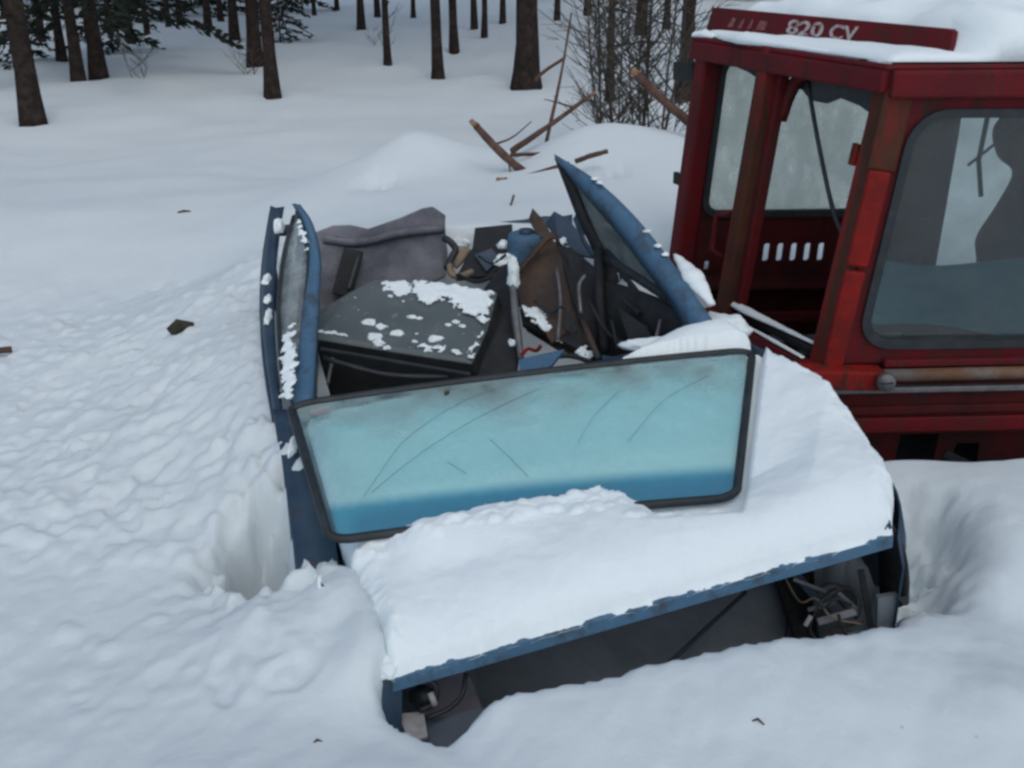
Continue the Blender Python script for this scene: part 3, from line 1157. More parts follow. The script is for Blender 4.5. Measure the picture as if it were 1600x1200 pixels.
V = [hood_pt(i / 20, j / 20) for j in range(21) for i in range(21)]
Fc = [(j * 21 + i, j * 21 + i + 1, j * 21 + i + 22, j * 21 + i + 21) for j in range(20) for i in range(20)]
hood = mk('hood', V, Fc, BLUE, car, smooth=True, solid=.012)
# leading edge of the hood: a folded blue lip
lip_t = [hood_pt(i / 16, 0) for i in range(17)]
out_ = Vector((.22, -.975, 0))
lipA = [p + Vector((0, 0, .004)) for p in lip_t]
lipB = [p + out_ * .010 + Vector((0, 0, .003)) for p in lip_t]
lipC = [p + out_ * .013 + Vector((0, 0, -.027)) for p in lip_t]
lipD = [p - out_ * .03 + Vector((0, 0, -.030)) for p in lip_t]
strip('hood_lip', [lipA, lipB, lipC, lipD], .004, BLUE, hood, n=24, smooth=False, bevel=.0015)
# fender on the near-left side, outer wall running down into the snow
ft = UL((520, 965, 2.30), (528, 872, 2.52), (500, 750, 2.78), (470, 640, 3.03))
fm = UL((474, 945, 2.36), (462, 860, 2.55), (446, 745, 2.80), (428, 640, 3.06))
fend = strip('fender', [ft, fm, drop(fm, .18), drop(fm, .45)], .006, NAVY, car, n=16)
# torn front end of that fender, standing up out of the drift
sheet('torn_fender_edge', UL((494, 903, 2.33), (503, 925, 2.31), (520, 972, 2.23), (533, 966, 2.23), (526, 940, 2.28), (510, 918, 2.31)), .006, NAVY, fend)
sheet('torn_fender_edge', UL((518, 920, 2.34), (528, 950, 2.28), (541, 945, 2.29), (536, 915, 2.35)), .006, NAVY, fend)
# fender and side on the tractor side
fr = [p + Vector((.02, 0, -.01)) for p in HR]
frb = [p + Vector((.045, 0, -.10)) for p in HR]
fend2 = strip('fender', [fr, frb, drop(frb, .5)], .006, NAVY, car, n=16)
# end of that fender: dark curved plate with a hooked lower corner
e1 = UL((1386, 812, 2.46), (1398, 828, 2.45), (1412, 858, 2.44), (1419, 900, 2.43), (1418, 944, 2.42))
e2 = UL((1370, 832, 2.55), (1372, 850, 2.57), (1375, 880, 2.57), (1376, 915, 2.56), (1376, 960, 2.56))
strip('fender_end', [e1, e2], .008, DARK, fend2, n=12)
sheet('hooked_corner', UL((1400, 935, 2.42), (1419, 930, 2.42), (1418, 946, 2.41), (1410, 946, 2.41), (1408, 940, 2.41)), .006, DARK, fend2)
sheet('fender_post', UL((1372, 935, 2.44), (1403, 930, 2.44), (1396, 1010, 2.43), (1370, 1010, 2.43)), .02, RADI, fend2)
tube('corner_bracket', UL((1376, 832, 2.425), (1388, 816, 2.42), (1392, 838, 2.43)), .008, NAVY, fend2, sides=6)
# front opening: inner panels
sheet('inner_liner', [U(735, 900, 2.62), U(1230, 870, 2.80), U(1262, 1040, 2.50), U(1010, 1110, 2.30), U(750, 1170, 2.25), U(700, 1000, 2.42)], .01, RADI, car)
tube('cable', UL((1165, 925, 2.55), (1100, 985, 2.43), (1000, 1078, 2.27)), .006, RUBBER, car, sides=7, n=12)
tube('cable', UL((1232, 965, 2.56), (1226, 1000, 2.48), (1222, 1030, 2.42)), .004, RUBBER, car, sides=6, n=8)
sheet('inner_wall', [U(1205, 880, 2.72), U(1262, 1050, 2.42), U(1290, 1050, 2.42), U(1260, 880, 2.8)], .012, DARK, car)
sheet('back_panel', [U(1230, 850, 2.95), U(1410, 800, 2.98), U(1410, 1050, 2.85), U(1250, 1080, 2.80)], .01, DARK, car)
# brackets and clips of the missing headlight, tractor side
for (a, b_, wd, th_, m) in (((1236, 888, 2.60), (1300, 965, 2.52), .022, .004, NAVY), ((1262, 953, 2.50), (1322, 936, 2.50), .013, .004, GREY),
                            ((1278, 972, 2.47), (1338, 955, 2.47), .020, .004, MAUVE), ((1310, 926, 2.49), (1338, 952, 2.47), .011, .004, GREY),
                            ((1258, 978, 2.43), (1267, 962, 2.44), .012, .006, PALE), ((1288, 990, 2.45), (1350, 970, 2.45), .008, .008, RUST),
                            ((1240, 905, 2.56), (1292, 925, 2.55), .010, .003, GREY), ((1345, 890, 2.5), (1362, 985, 2.45), .016, .01, DARK)):
    beam('headlight_bracket', U(*a), U(*b_), wd, th_, m, car, side=(0, .3, 1), bevel=.001)
bc = U(1308, 945, 2.56)
P = [bc + Vector((math.cos(R(a)) * .062, .02 * math.sin(R(a * 2)), math.sin(R(a)) * .050)) for a in range(-40, 241, 20)]
tube('lamp_ring', P, .006, GREY, car, sides=6)
V, Fc = [], []
for q in range(5):
    rr3, dy3 = (.060, .052, .040, .024, .004)[q], (0, .03, .05, .062, .066)[q]
    V += [bc + Vector((math.cos(R(a)) * rr3, .012 + dy3, math.sin(R(a)) * rr3 * .82)) for a in range(0, 360, 24)]
Fc = [(q * 15 + k, q * 15 + (k + 1) % 15, q * 15 + 15 + (k + 1) % 15, q * 15 + 15 + k) for q in range(4) for k in range(15)]
mk('lamp_bowl', V, Fc, RADI, car, smooth=True, solid=.002)
tube('wire', UL((1320, 950, 2.50), (1300, 930, 2.47), (1280, 945, 2.45), (1266, 985, 2.43), (1290, 1010, 2.40)), .0035, RUBBER, car, sides=6, n=20)
tube('wire', UL((1225, 900, 2.60), (1250, 940, 2.50), (1275, 935, 2.48), (1300, 965, 2.45), (1345, 975, 2.44)), .003, TAN, car, sides=6, n=20)
sheet('snow_dusted_tray', UL((1285, 1000, 2.44), (1345, 985, 2.46), (1350, 1012, 2.40), (1290, 1022, 2.38)), .006, RADI, car)
tube('wire', UL((1270, 940, 2.46), (1290, 948, 2.45), (1305, 935, 2.45), (1330, 945, 2.45)), .004, RUBBER, car, sides=6, n=14)
tube('wire', UL((1310, 960, 2.45), (1318, 985, 2.43), (1330, 1000, 2.42)), .004, RUBBER, car, sides=6, n=10)
# near-left headlight hole
sheet('fender_post', UL((592, 1052, 2.06), (628, 1046, 2.07), (628, 1150, 2.03), (600, 1128, 2.02), (590, 1085, 2.05)), .02, NAVY, car)
sheet('headlight_shell', UL((640, 1040, 2.32), (720, 1035, 2.32), (740, 1070, 2.26), (755, 1112, 2.18), (690, 1132, 2.15), (660, 1112, 2.18)), .008, MAUVE, car)
sheet('inner_wall', UL((618, 1030, 2.45), (720, 1015, 2.50), (720, 1190, 2.35), (618, 1190, 2.3)), .01, RADI, car)
sheet('lower_crossmember', UL((660, 1128, 2.10), (755, 1105, 2.12), (750, 1195, 2.02), (650, 1195, 2.02)), .03, NAVY, car)
tube('wire', UL((728, 1052, 2.16), (722, 1085, 2.12), (700, 1108, 2.10), (668, 1122, 2.08)), .006, RUBBER, car, sides=6, n=14)
tube('wire', UL((640, 1075, 2.13), (655, 1062, 2.12), (680, 1070, 2.11), (678, 1098, 2.10), (655, 1110, 2.09)), .008, RUBBER, car, sides=7, n=18)
tube('lamp_socket', UL((650, 1085, 2.15), (676, 1090, 2.12)), [.028, .022], RUBBER, car, sides=12)
tube('connector', UL((672, 1082, 2.10), (680, 1102, 2.09)), .008, PALE, car, sides=8)
sheet('snow_blown_shell', UL((622, 1115, 2.08), (662, 1112, 2.1), (668, 1150, 2.02), (640, 1160, 2.0)), .01, PALE, car)

# cowl, firewall, floor, body sides, rear
cl, cr = HL[-1] + Vector((.02, -.12, -.10)), HR[-1] + Vector((-.02, -.04, -.05))
strip('cowl', [[cl, cl.lerp(cr, .5) + Vector((0, 0, .04)), cr], [p + Vector((-.03, .16, -.02)) for p in (cl, cl.lerp(cr, .5), cr)],
               [p + Vector((-.03, .17, -.55)) for p in (cl, cl.lerp(cr, .5), cr)]], .01, NAVY, car, n=12)
floor_z = -.22
mk('floor_pan', [(-.7, 3.1, floor_z), (.62, 3.5, floor_z), (.32, 4.95, floor_z), (-1.08, 4.75, floor_z)], [(0, 1, 2, 3)], DARK, car, solid=.02)
strip('body_side', [[Vector((.66, 3.42, .50)), Vector((.58, 3.9, .38)), Vector((.47, 4.4, .42)), Vector((.38, 4.8, .50))],
                    [Vector((.68, 3.42, .2)), Vector((.60, 3.9, .15)), Vector((.49, 4.4, .2)), Vector((.40, 4.8, .25))],
                    [Vector((.66, 3.42, -.3)), Vector((.58, 3.9, -.3)), Vector((.47, 4.4, -.3)), Vector((.38, 4.8, -.3))]], .02, DARK, car, n=12)
lw = UL((470, 640, 3.04), (478, 560, 3.35), (484, 470, 3.9), (490, 365, 4.75))
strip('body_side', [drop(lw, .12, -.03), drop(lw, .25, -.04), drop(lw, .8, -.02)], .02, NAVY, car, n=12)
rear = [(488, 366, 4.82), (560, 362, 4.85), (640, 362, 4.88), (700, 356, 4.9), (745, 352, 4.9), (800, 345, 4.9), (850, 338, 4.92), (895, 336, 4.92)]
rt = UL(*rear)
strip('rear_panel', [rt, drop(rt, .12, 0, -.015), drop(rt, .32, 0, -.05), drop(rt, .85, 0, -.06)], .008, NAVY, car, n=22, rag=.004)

# grey felt-lined panel standing at the back
felt = sheet('felt_panel', UL((488, 364, 4.62), (520, 352, 4.64), (548, 351, 4.65), (575, 357, 4.66), (625, 340, 4.68), (660, 325, 4.70), (676, 322, 4.70),
                       (697, 336, 4.70), (694, 352, 4.70), (700, 395, 4.66), (697, 432, 4.60), (620, 470, 4.55), (488, 510, 4.45)), .03, FELT, car, bevel=.008)
strip('felt_fold', [UL((505, 366, 4.61), (560, 372, 4.62), (630, 356, 4.64), (695, 352, 4.66)), UL((505, 372, 4.58), (560, 379, 4.59), (630, 364, 4.61), (695, 358, 4.64)),
                    UL((505, 380, 4.6), (560, 386, 4.61), (630, 371, 4.63), (695, 364, 4.66))], .006, FELT, felt, n=14)
beam('belt_slot', U(553, 390, 4.57), U(534, 462, 4.48), .085, .03, DARK, felt, side=(1, 0, 0))
beam('belt_slot_rib', U(560, 402, 4.54), U(545, 452, 4.47), .015, .02, RUBBER, felt, side=(1, 0, 0), bevel=.003)

# grey dashboard block, skewed inside the cabin
D = UL((488, 492, 3.86), (545, 458, 4.0), (585, 438, 4.10), (660, 440, 4.12), (778, 457, 4.10), (762, 515, 3.86), (738, 569, 3.63), (600, 548, 3.66), (487, 529, 3.68))
dc = sum(D, Vector()) / len(D)
top_in = [p.lerp(dc, .06) + Vector((0, 0, .012)) for p in D]
low = [p + Vector((.015, .01, -.05)) for p in D]
bot = [p.lerp(dc, .10) + Vector((.05, .02, -.42)) for p in D]
n = len(D)
V = top_in + D + low + bot
Fc = [tuple(range(n))]
for r_ in range(3):
    Fc += [(r_ * n + i, r_ * n + n + i, r_ * n + n + (i + 1) % n, r_ * n + (i + 1) % n) for i in range(n)]
dash = mk('dashboard', V, Fc, [DASH, DARK], car, bevel=.006)
for p in dash.data.polygons:
    if p.index > n: p.material_index = 1
beam('trim_bar', U(500, 545, 3.60), U(735, 585, 3.55), .012, .02, RUBBER, dash, side=(0, 0, 1))
beam('trim_bar', U(520, 560, 3.55), U(512, 600, 3.45), .010, .012, GREY, dash, side=(1, 0, 0), bevel=.002)


# ---- door on the tractor side with its window frame swept up to a point
pil = UL((866, 241, 4.32), (930, 281, 4.12), (990, 336, 3.92), (1050, 410, 3.67), (1085, 460, 3.52), (1113, 500, 3.40))
pil2 = UL((872, 252, 4.30), (920, 297, 4.10), (975, 357, 3.90), (1026, 424, 3.66), (1060, 468, 3.52), (1088, 515, 3.40))
pil3 = UL((878, 262, 4.36), (910, 300, 4.17), (962, 360, 3.98), (1014, 428, 3.74), (1050, 475, 3.60), (1075, 522, 3.48))
dr = strip('door', [UL((934, 436, 4.12), (990, 452, 3.92), (1050, 478, 3.66), (1098, 508, 3.44)), UL((925, 490, 4.10), (985, 500, 3.90), (1045, 515, 3.68), (1092, 522, 3.46)),
                    UL((925, 575, 3.98), (970, 575, 3.86), (1030, 580, 3.70), (1085, 580, 3.5))], .03, DARK, car, n=10)
strip('front_pillar', [pil, [p.lerp(q, .5) + Vector((-.004, -.006, .003)) for p, q in zip(pil, pil2)], pil2, pil3], .006, BLUE, car, n=20)
fl1 = UL((868, 246, 4.33), (885, 292, 4.28), (906, 346, 4.22), (932, 402, 4.16), (940, 450, 4.10))
fl2 = UL((884, 262, 4.30), (905, 302, 4.25), (926, 350, 4.19), (955, 394, 4.13), (968, 440, 4.06))
strip('window_frame', [fl1, [p.lerp(q, .5) + Vector((0, -.02, 0)) for p, q in zip(fl1, fl2)], fl2], .012, DARK, dr, n=14)
strip('window_frame', [UL((950, 388, 4.12), (985, 412, 3.98), (1020, 436, 3.83), (1065, 472, 3.60)), UL((944, 408, 4.08), (980, 432, 3.94), (1015, 455, 3.79), (1060, 485, 3.58))],
      .02, RUBBER, dr, n=8)
strip('window_frame', [UL((1012, 412, 3.78), (1030, 445, 3.72), (1042, 470, 3.66)), UL((1020, 410, 3.77), (1038, 442, 3.71), (1052, 470, 3.64))], .012, DARK, dr, n=6)
sheet('window_glass', UL((888, 268, 4.31), (915, 292, 4.19), (965, 346, 3.99), (1010, 405, 3.80), (1042, 456, 3.66), (1000, 428, 3.86), (952, 398, 4.10), (922, 350, 4.2), (902, 302, 4.26)),
      .006, DOORGLASS, dr)
beam('door_handle', U(975, 470, 3.88), U(1000, 490, 3.80), .02, .02, RUBBER, dr, side=(0, 0, 1))
sheet('door_pocket', UL((965, 480, 3.86), (1010, 510, 3.72), (1025, 545, 3.62), (985, 540, 3.7)), .03, DARK, dr)
tube('door_rod', UL((1032, 500, 3.62), (1020, 550, 3.52)), .006, GREY, dr, sides=6)
tube('belt_strap', UL((915, 430, 4.0), (905, 445, 3.98), (906, 470, 3.95), (908, 490, 3.92)), .008, GREY, car, sides=6, n=10)
tube('inner_post', UL((935, 390, 4.12), (938, 480, 3.98), (945, 545, 3.82)), .02, DARK, car, sides=6)
tube('inner_post', UL((910, 500, 3.95), (935, 560, 3.72)), .012, RUST, car, sides=6)

# ---- far door, seen along its length: window frame, iced glass and inner pillar
o1 = UL((424, 322, 4.22), (412, 400, 4.02), (409, 480, 3.72), (416, 560, 3.40), (424, 610, 3.20), (432, 660, 3.04))
o2 = UL((444, 324, 4.20), (434, 390, 4.0), (428, 470, 3.70), (432, 560, 3.38), (438, 610, 3.19), (444, 660, 3.03))
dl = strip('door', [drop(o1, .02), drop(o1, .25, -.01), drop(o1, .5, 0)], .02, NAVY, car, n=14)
fl_ = strip('window_frame', [o1, [p.lerp(q, .5) + Vector((0, -.03, 0)) for p, q in zip(o1, o2)], o2], .010, NAVY, dl, n=18)
tube('frame_clip', UL((440, 362, 4.05), (452, 358, 4.02)), .02, NAVY, dl, sides=6)
i1 = UL((460, 338, 4.0), (444, 400, 3.86), (436, 480, 3.62), (440, 560, 3.34), (448, 622, 3.12))
i2 = UL((464, 330, 3.98), (482, 395, 3.82), (478, 470, 3.58), (466, 560, 3.30), (462, 626, 3.09))
strip('window_glass', [i1, i2], .006, FROSTGLASS, dl, n=14)
tube('window_seal', [p for p in i1], .010, RUBBER, dl, sides=6, n=14)
tube('window_seal', [p for p in i2[:3]], .008, RUBBER, dl, sides=6, n=10)
p1 = UL((462, 318, 3.96), (478, 350, 3.90), (487, 400, 3.78), (480, 470, 3.55), (471, 560, 3.27), (463, 632, 3.04))
p2 = UL((464, 320, 3.95), (484, 350, 3.89), (497, 402, 3.77), (495, 470, 3.54), (490, 560, 3.26), (486, 632, 3.03))
strip('front_pillar', [drop(p1, .01, -.02, .04), p1, [a.lerp(b_, .5) + Vector((0, -.004, 0)) for a, b_ in zip(p1, p2)], p2, drop(p2, .01, .0, .05)], .004, BLUE, car, n=20)

# ------------------------------------------------------------------ junk piled in the cabin
t = root('plastic_canister', U(822, 470, 4.52), 'blue round canister standing among junk in the wreck', 'canister')
c0 = U(822, 366, 4.52)
rr_ = .080
P, Rr = [], []
for (dz, r_) in ((-.30, 1.0), (-.20, 1.02), (-.10, 1.0), (-.06, 1.03), (-.03, 1.0), (0, .93), (.005, .80)):
    P.append(c0 + Vector((0, 0, dz)))
    Rr.append(rr_ * r_)
tube('body', P, Rr, BLUE, t, sides=20)
tube('cap', [c0 + Vector((0, 0, .0)), c0 + Vector((0, 0, .022))], .03, NAVY, t, sides=14)
s = sheet('rusty_sheet', UL((803, 428, 4.30), (832, 392, 4.34), (858, 366, 4.36), (868, 380, 4.35), (892, 440, 4.2), (908, 500, 4.05), (928, 562, 3.85), (870, 545, 3.95), (822, 515, 4.1)), .015, RUST, None)
tag(s, 'brown rusty metal sheet leaning in the middle of the wreck', 'metal sheet')
s = strip('bent_rusty_edge', [UL((806, 424, 4.26), (835, 388, 4.3), (862, 362, 4.3), (872, 372, 4.3)), UL((806, 432, 4.24), (838, 396, 4.27), (862, 372, 4.28), (876, 384, 4.28))], .008, RUST, s, n=10)
s = sheet('rusty_flap', UL((826, 342, 4.55), (832, 325, 4.56), (846, 340, 4.55), (866, 372, 4.45), (850, 374, 4.46), (836, 362, 4.5)), .012, RUST, None)
tag(s, 'small brown bent flap sticking up beside the blue canister', 'metal sheet')
s = sheet('grey_panel_scrap', UL((852, 348, 4.60), (866, 330, 4.62), (888, 342, 4.60), (922, 384, 4.45), (930, 402, 4.38), (905, 398, 4.4), (872, 372, 4.5)), .012, NAVY, None)
tag(s, 'dark blue grey panel scrap wedged beside the pointed door', 'metal sheet')
s = sheet('dark_panel_scrap', UL((868, 376, 4.40), (905, 396, 4.36), (932, 420, 4.25), (938, 470, 4.1), (930, 540, 3.9), (905, 500, 4.0), (885, 430, 4.2)), .012, DARK, None)
tag(s, 'black sheet scrap standing between rusty sheet and pointed door', 'metal sheet')
s = sheet('black_panel', UL((742, 470, 4.25), (778, 420, 4.35), (792, 410, 4.35), (800, 470, 4.1), (808, 560, 3.78), (800, 610, 3.6), (735, 600, 3.6)), .03, DARK, None, bevel=.006)
tag(s, 'black panel standing at the right end of the dashboard', 'panel')
s = tube('plastic_pipe', UL((797, 410, 4.22), (803, 465, 4.02), (806, 500, 3.92), (814, 560, 3.74)), [.012, .014, .017, .012], GREY, None, sides=10)
tag(s, 'grey plastic pipe with snowy top standing beside the black panel', 'pipe')
s = sheet('slanting_board', UL((812, 482, 4.10), (836, 482, 4.12), (880, 512, 3.98), (932, 548, 3.82), (925, 556, 3.8), (870, 528, 3.92), (816, 505, 4.04)), .02, DARK, None)
tag(s, 'black slanting board dusted with snow below the rusty sheet', 'board')
BOARD = s
s = sheet('blue_panel_scrap', UL((810, 562, 3.52), (850, 552, 3.54), (882, 546, 3.55), (860, 572, 3.47), (815, 590, 3.42)), .012, BLUE, None)
tag(s, 'blue painted metal scrap lying low behind the windshield', 'metal sheet')
s = tube('red_wire', UL((815, 555, 3.62), (825, 545, 3.64), (838, 548, 3.62), (845, 540, 3.62)), .007, REDB, None, sides=6, n=12)
tag(s, 'short red cable bit lying beside the grey pipe', 'cable')
s = sheet('foam_scrap', UL((704, 412, 4.62), (712, 392, 4.64), (728, 384, 4.65), (736, 388, 4.65), (726, 404, 4.62), (712, 418, 4.58)), .03, TAN, None, bevel=.008)
tag(s, 'upper tan torn foam scrap at the right end of the felt panel', 'foam')
s = strip('foam_scrap', [UL((700, 415, 4.5), (702, 430, 4.48), (715, 436, 4.46), (738, 428, 4.48)), UL((706, 412, 4.5), (708, 424, 4.48), (718, 429, 4.46), (738, 421, 4.48))], .03, TAN, None, n=12)
tag(s, 'lower curled tan foam scrap behind the dashboard', 'foam')
s = tube('rubber_hose', UL((694, 372, 4.6), (704, 378, 4.58), (712, 390, 4.57), (706, 402, 4.55), (698, 420, 4.5)), .016, RUBBER, None, sides=8, n=14)
tag(s, 'black curled hose end beside the felt panel', 'hose')
s = sheet('torn_trim', UL((742, 356, 4.74), (800, 350, 4.72), (798, 396, 4.6), (770, 430, 4.5), (712, 435, 4.5), (730, 400, 4.6), (738, 388, 4.66)), .02, DARK, None)
tag(s, 'black torn trim panel at the back left of the blue canister', 'panel')


for k, (pts, r_, m_) in enumerate((([(748, 400, 4.5), (770, 412, 4.45), (790, 398, 4.42)], .006, RUBBER), ([(835, 470, 4.1), (860, 490, 4.02), (880, 480, 4.0), (900, 520, 3.88)], .006, RUBBER),
                                   ([(870, 420, 4.2), (876, 470, 4.05), (872, 530, 3.85)], .007, GREY), ([(920, 470, 3.95), (950, 520, 3.8), (990, 545, 3.68)], .008, DARK),
                                   ([(715, 430, 4.45), (745, 440, 4.35), (775, 430, 4.35)], .010, DARK), ([(905, 345, 4.4), (912, 375, 4.38), (928, 400, 4.3)], .010, NAVY),
                                   ([(850, 560, 3.6), (890, 556, 3.62), (925, 566, 3.6)], .010, DARK), ([(955, 500, 3.8), (965, 545, 3.7)], .006, DARK),
                                   ([(505, 560, 3.5), (600, 585, 3.45), (700, 590, 3.45)], .010, RUBBER))):
    tube('loose_wire' if r_ < .0075 else 'bent_strut', UL(*pts), r_, m_, car, sides=6, n=12, wob=.08)
for k, (pts, m_) in enumerate((([(840, 500, 4.02), (868, 494, 4.03), (884, 520, 3.93), (862, 536, 3.9)], RUST), ([(885, 395, 4.3), (905, 402, 4.28), (915, 440, 4.18), (898, 452, 4.17)], DARK),
                               ([(742, 398, 4.58), (768, 388, 4.6), (782, 404, 4.56), (760, 424, 4.5)], NAVY), ([(940, 555, 3.7), (985, 560, 3.66), (1005, 580, 3.58), (950, 585, 3.58)], NAVY),
                               ([(895, 342, 4.86), (902, 330, 4.86), (908, 348, 4.8), (916, 362, 4.7), (906, 372, 4.7)], NAVY))):
    sheet('torn_metal', UL(*pts), .006, m_, car)

# ------------------------------------------------------------------ loose windshield lying on the hood


def wring(inset_u, inset_v, r, n_=8):
    return rrect(inset_u, inset_v, 1 - inset_u, 1 - inset_v, r, n_)


ws = root('windshield', U(800, 740, 2.7), 'loose greenish blue windshield lying upside down on the snowy hood', 'windshield')
NW = 36
g = bpy.data.meshes.new('glass')
V = [wmap(.012 + .976 * i / NW, .02 + .96 * j / 16) for j in range(17) for i in range(NW + 1)]
Fc = [(j * (NW + 1) + i, j * (NW + 1) + i + 1, (j + 1) * (NW + 1) + i + 1, (j + 1) * (NW + 1) + i) for j in range(16) for i in range(NW)]
g.from_pydata([tuple(v) for v in V], [], Fc)
uv = g.uv_layers.new(name='UVMap')
for lp in g.loops:
    k = lp.vertex_index
    uv.data[lp.index].uv = ((k % (NW + 1)) / NW, (k // (NW + 1)) / 16)
m, nt, N, L, tr_, df_, mr_, nz, tc = glass_mat('windshield_glass', (.5, .9, .95), 0.07, (.50, .68, .70), 0.34, 6, 0.07, lo=.40, hi=.78)
uvn = N.new('ShaderNodeUVMap')
sep = N.new('ShaderNodeSeparateXYZ')
L.new(uvn.outputs[0], sep.inputs[0])
band = N.new('ShaderNodeMapRange')
band.interpolation_type = 'SMOOTHSTEP'
band.inputs[1].default_value = .25
band.inputs[2].default_value = .15
bsk = N.new('ShaderNodeMath'); bsk.operation = 'MULTIPLY_ADD'
bsk.inputs[1].default_value = .045
L.new(sep.outputs['X'], bsk.inputs[0]); L.new(sep.outputs['Y'], bsk.inputs[2])
L.new(bsk.outputs[0], band.inputs[0])
mc = N.new('ShaderNodeMix'); mc.data_type = 'RGBA'
mc.inputs[6].default_value = (.70, .98, .995, 1)
mc.inputs[7].default_value = (.08, .50, .66, 1)
L.new(band.outputs[0], mc.inputs[0])
L.new(mc.outputs[2], tr_.inputs[0])
mc2 = N.new('ShaderNodeMix'); mc2.data_type = 'RGBA'
mc2.inputs[6].default_value = (.50, .72, .74, 1)
mc2.inputs[7].default_value = (.05, .28, .42, 1)
L.new(band.outputs[0], mc2.inputs[0])
# grime along the cabin edge
gr = N.new('ShaderNodeMapRange')
gr.inputs[1].default_value = .60
gr.inputs[2].default_value = 1.0
L.new(sep.outputs['Y'], gr.inputs[0])
n2 = N.new('ShaderNodeTexNoise'); n2.inputs['Scale'].default_value = 5.0; n2.inputs['Detail'].default_value = 8
mp = N.new('ShaderNodeMapping'); mp.inputs['Scale'].default_value = (1.6, 1, 1)
L.new(uvn.outputs[0], mp.inputs[0]); L.new(mp.outputs[0], n2.inputs['Vector'])
mr2 = N.new('ShaderNodeMapRange'); mr2.inputs[1].default_value = .38; mr2.inputs[2].default_value = .68
L.new(n2.outputs['Fac'], mr2.inputs[0])
mm = N.new('ShaderNodeMath'); mm.operation = 'MULTIPLY'
L.new(gr.outputs[0], mm.inputs[0]); L.new(mr2.outputs[0], mm.inputs[1])
mc3 = N.new('ShaderNodeMix'); mc3.data_type = 'RGBA'
L.new(mm.outputs[0], mc3.inputs[0]); L.new(mc2.outputs[2], mc3.inputs[6])
mc3.inputs[7].default_value = (.07, .075, .06, 1)
L.new(mc3.outputs[2], df_.inputs[0])
add = N.new('ShaderNodeMath'); add.operation = 'ADD'; add.use_clamp = True
L.new(mr_.outputs[0], add.inputs[0])
mm2 = N.new('ShaderNodeMath'); mm2.operation = 'MULTIPLY'; mm2.inputs[1].default_value = .95
L.new(mm.outputs[0], mm2.inputs[0]); L.new(mm2.outputs[0], add.inputs[1])
for l in list(L):
    if l.from_node == mr_ and l.to_node.type == 'MIX_SHADER':
        tgt = l.to_socket
        L.remove(l)
        L.new(add.outputs[0], tgt)
        break
WG = link_mesh('glass', g, m, ws, smooth=True)
# rubber seal all round
ring = wring(.0, .0, .055, 8)
path = []
for i in range(len(ring)):
    a, b_ = ring[i], ring[(i + 1) % len(ring)]
    k = 8 if math.dist(a, b_) > .2 else 1
    path += [wmap(a[0] + (b_[0] - a[0]) * j / k, a[1] + (b_[1] - a[1]) * j / k) for j in range(k)]
sides = 8
V, Fc = [], []
wn_ = (WTR - WTL).cross(WBL - WTL).normalized()
if wn_.z < 0: wn_ = -wn_
cen = wmap(.5, .5)
npth = len(path)
for i, p in enumerate(path):
    d = (path[(i + 1) % npth] - path[i - 1]).normalized()
    a = wn_.cross(d).normalized()
    for s_ in range(sides):
        th = 2 * math.pi * s_ / sides
        V.append(p + a * math.cos(th) * .0125 + wn_ * math.sin(th) * .012)
for i in range(npth):
    for s_ in range(sides):
        Fc.append((i * sides + s_, i * sides + (s_ + 1) % sides, ((i + 1) % npth) * sides + (s_ + 1) % sides, ((i + 1) % npth) * sides + s_))
seal = mk('rubber_seal', V, Fc, RUBBER, ws, smooth=True)
# sticker, scratches, specks
mk('sticker', [wmap(.035, .88, .003), wmap(.075, .89, .003), wmap(.078, .94, .003), wmap(.038, .93, .003)], [(0, 1, 2, 3)], PALE, ws, solid=.001)
for pts in ([(.10, .24), (.16, .42), (.22, .60), (.33, .80), (.42, .90)], [(.12, .26), (.22, .44), (.32, .60), (.42, .74), (.52, .86)],
            [(.40, .52), (.44, .38), (.48, .24)], [(.30, .40), (.34, .30)], [(.60, .42), (.64, .60), (.70, .78)], [(.72, .40), (.80, .66), (.90, .82)]):
    P = resample([wmap(x, y, .002) for x, y in pts], 14)
    V, Fc = tube_geo(P, .0009, 4)
    mk('scratch', V, Fc, SCRATCH, ws)
sheet('bark_speck', [wmap(.315, .90, .004), wmap(.325, .905, .004), wmap(.327, .93, .004), wmap(.316, .93, .004)], .003, TWIG, ws)

# ------------------------------------------------------------------ snow lying on the hood
# boundary on the windshield where the snow laps over its near edge (photo pixels -> glass coordinates solved on the pane)
LAP = [(-.3, -.4), (.0, -.10), (.078, -.045), (.126, -.013), (.206, .031), (.283, .049), (.376, .072), (.436, .056), (.513, .047), (.592, .047), (.62, .062), (.645, .075),
       (.675, .036), (.71, .018), (.75, -.004), (.79, -.024), (.84, -.04), (.884, -.05), (.952, -.08), (1.05, -.2), (1.4, -.5)]


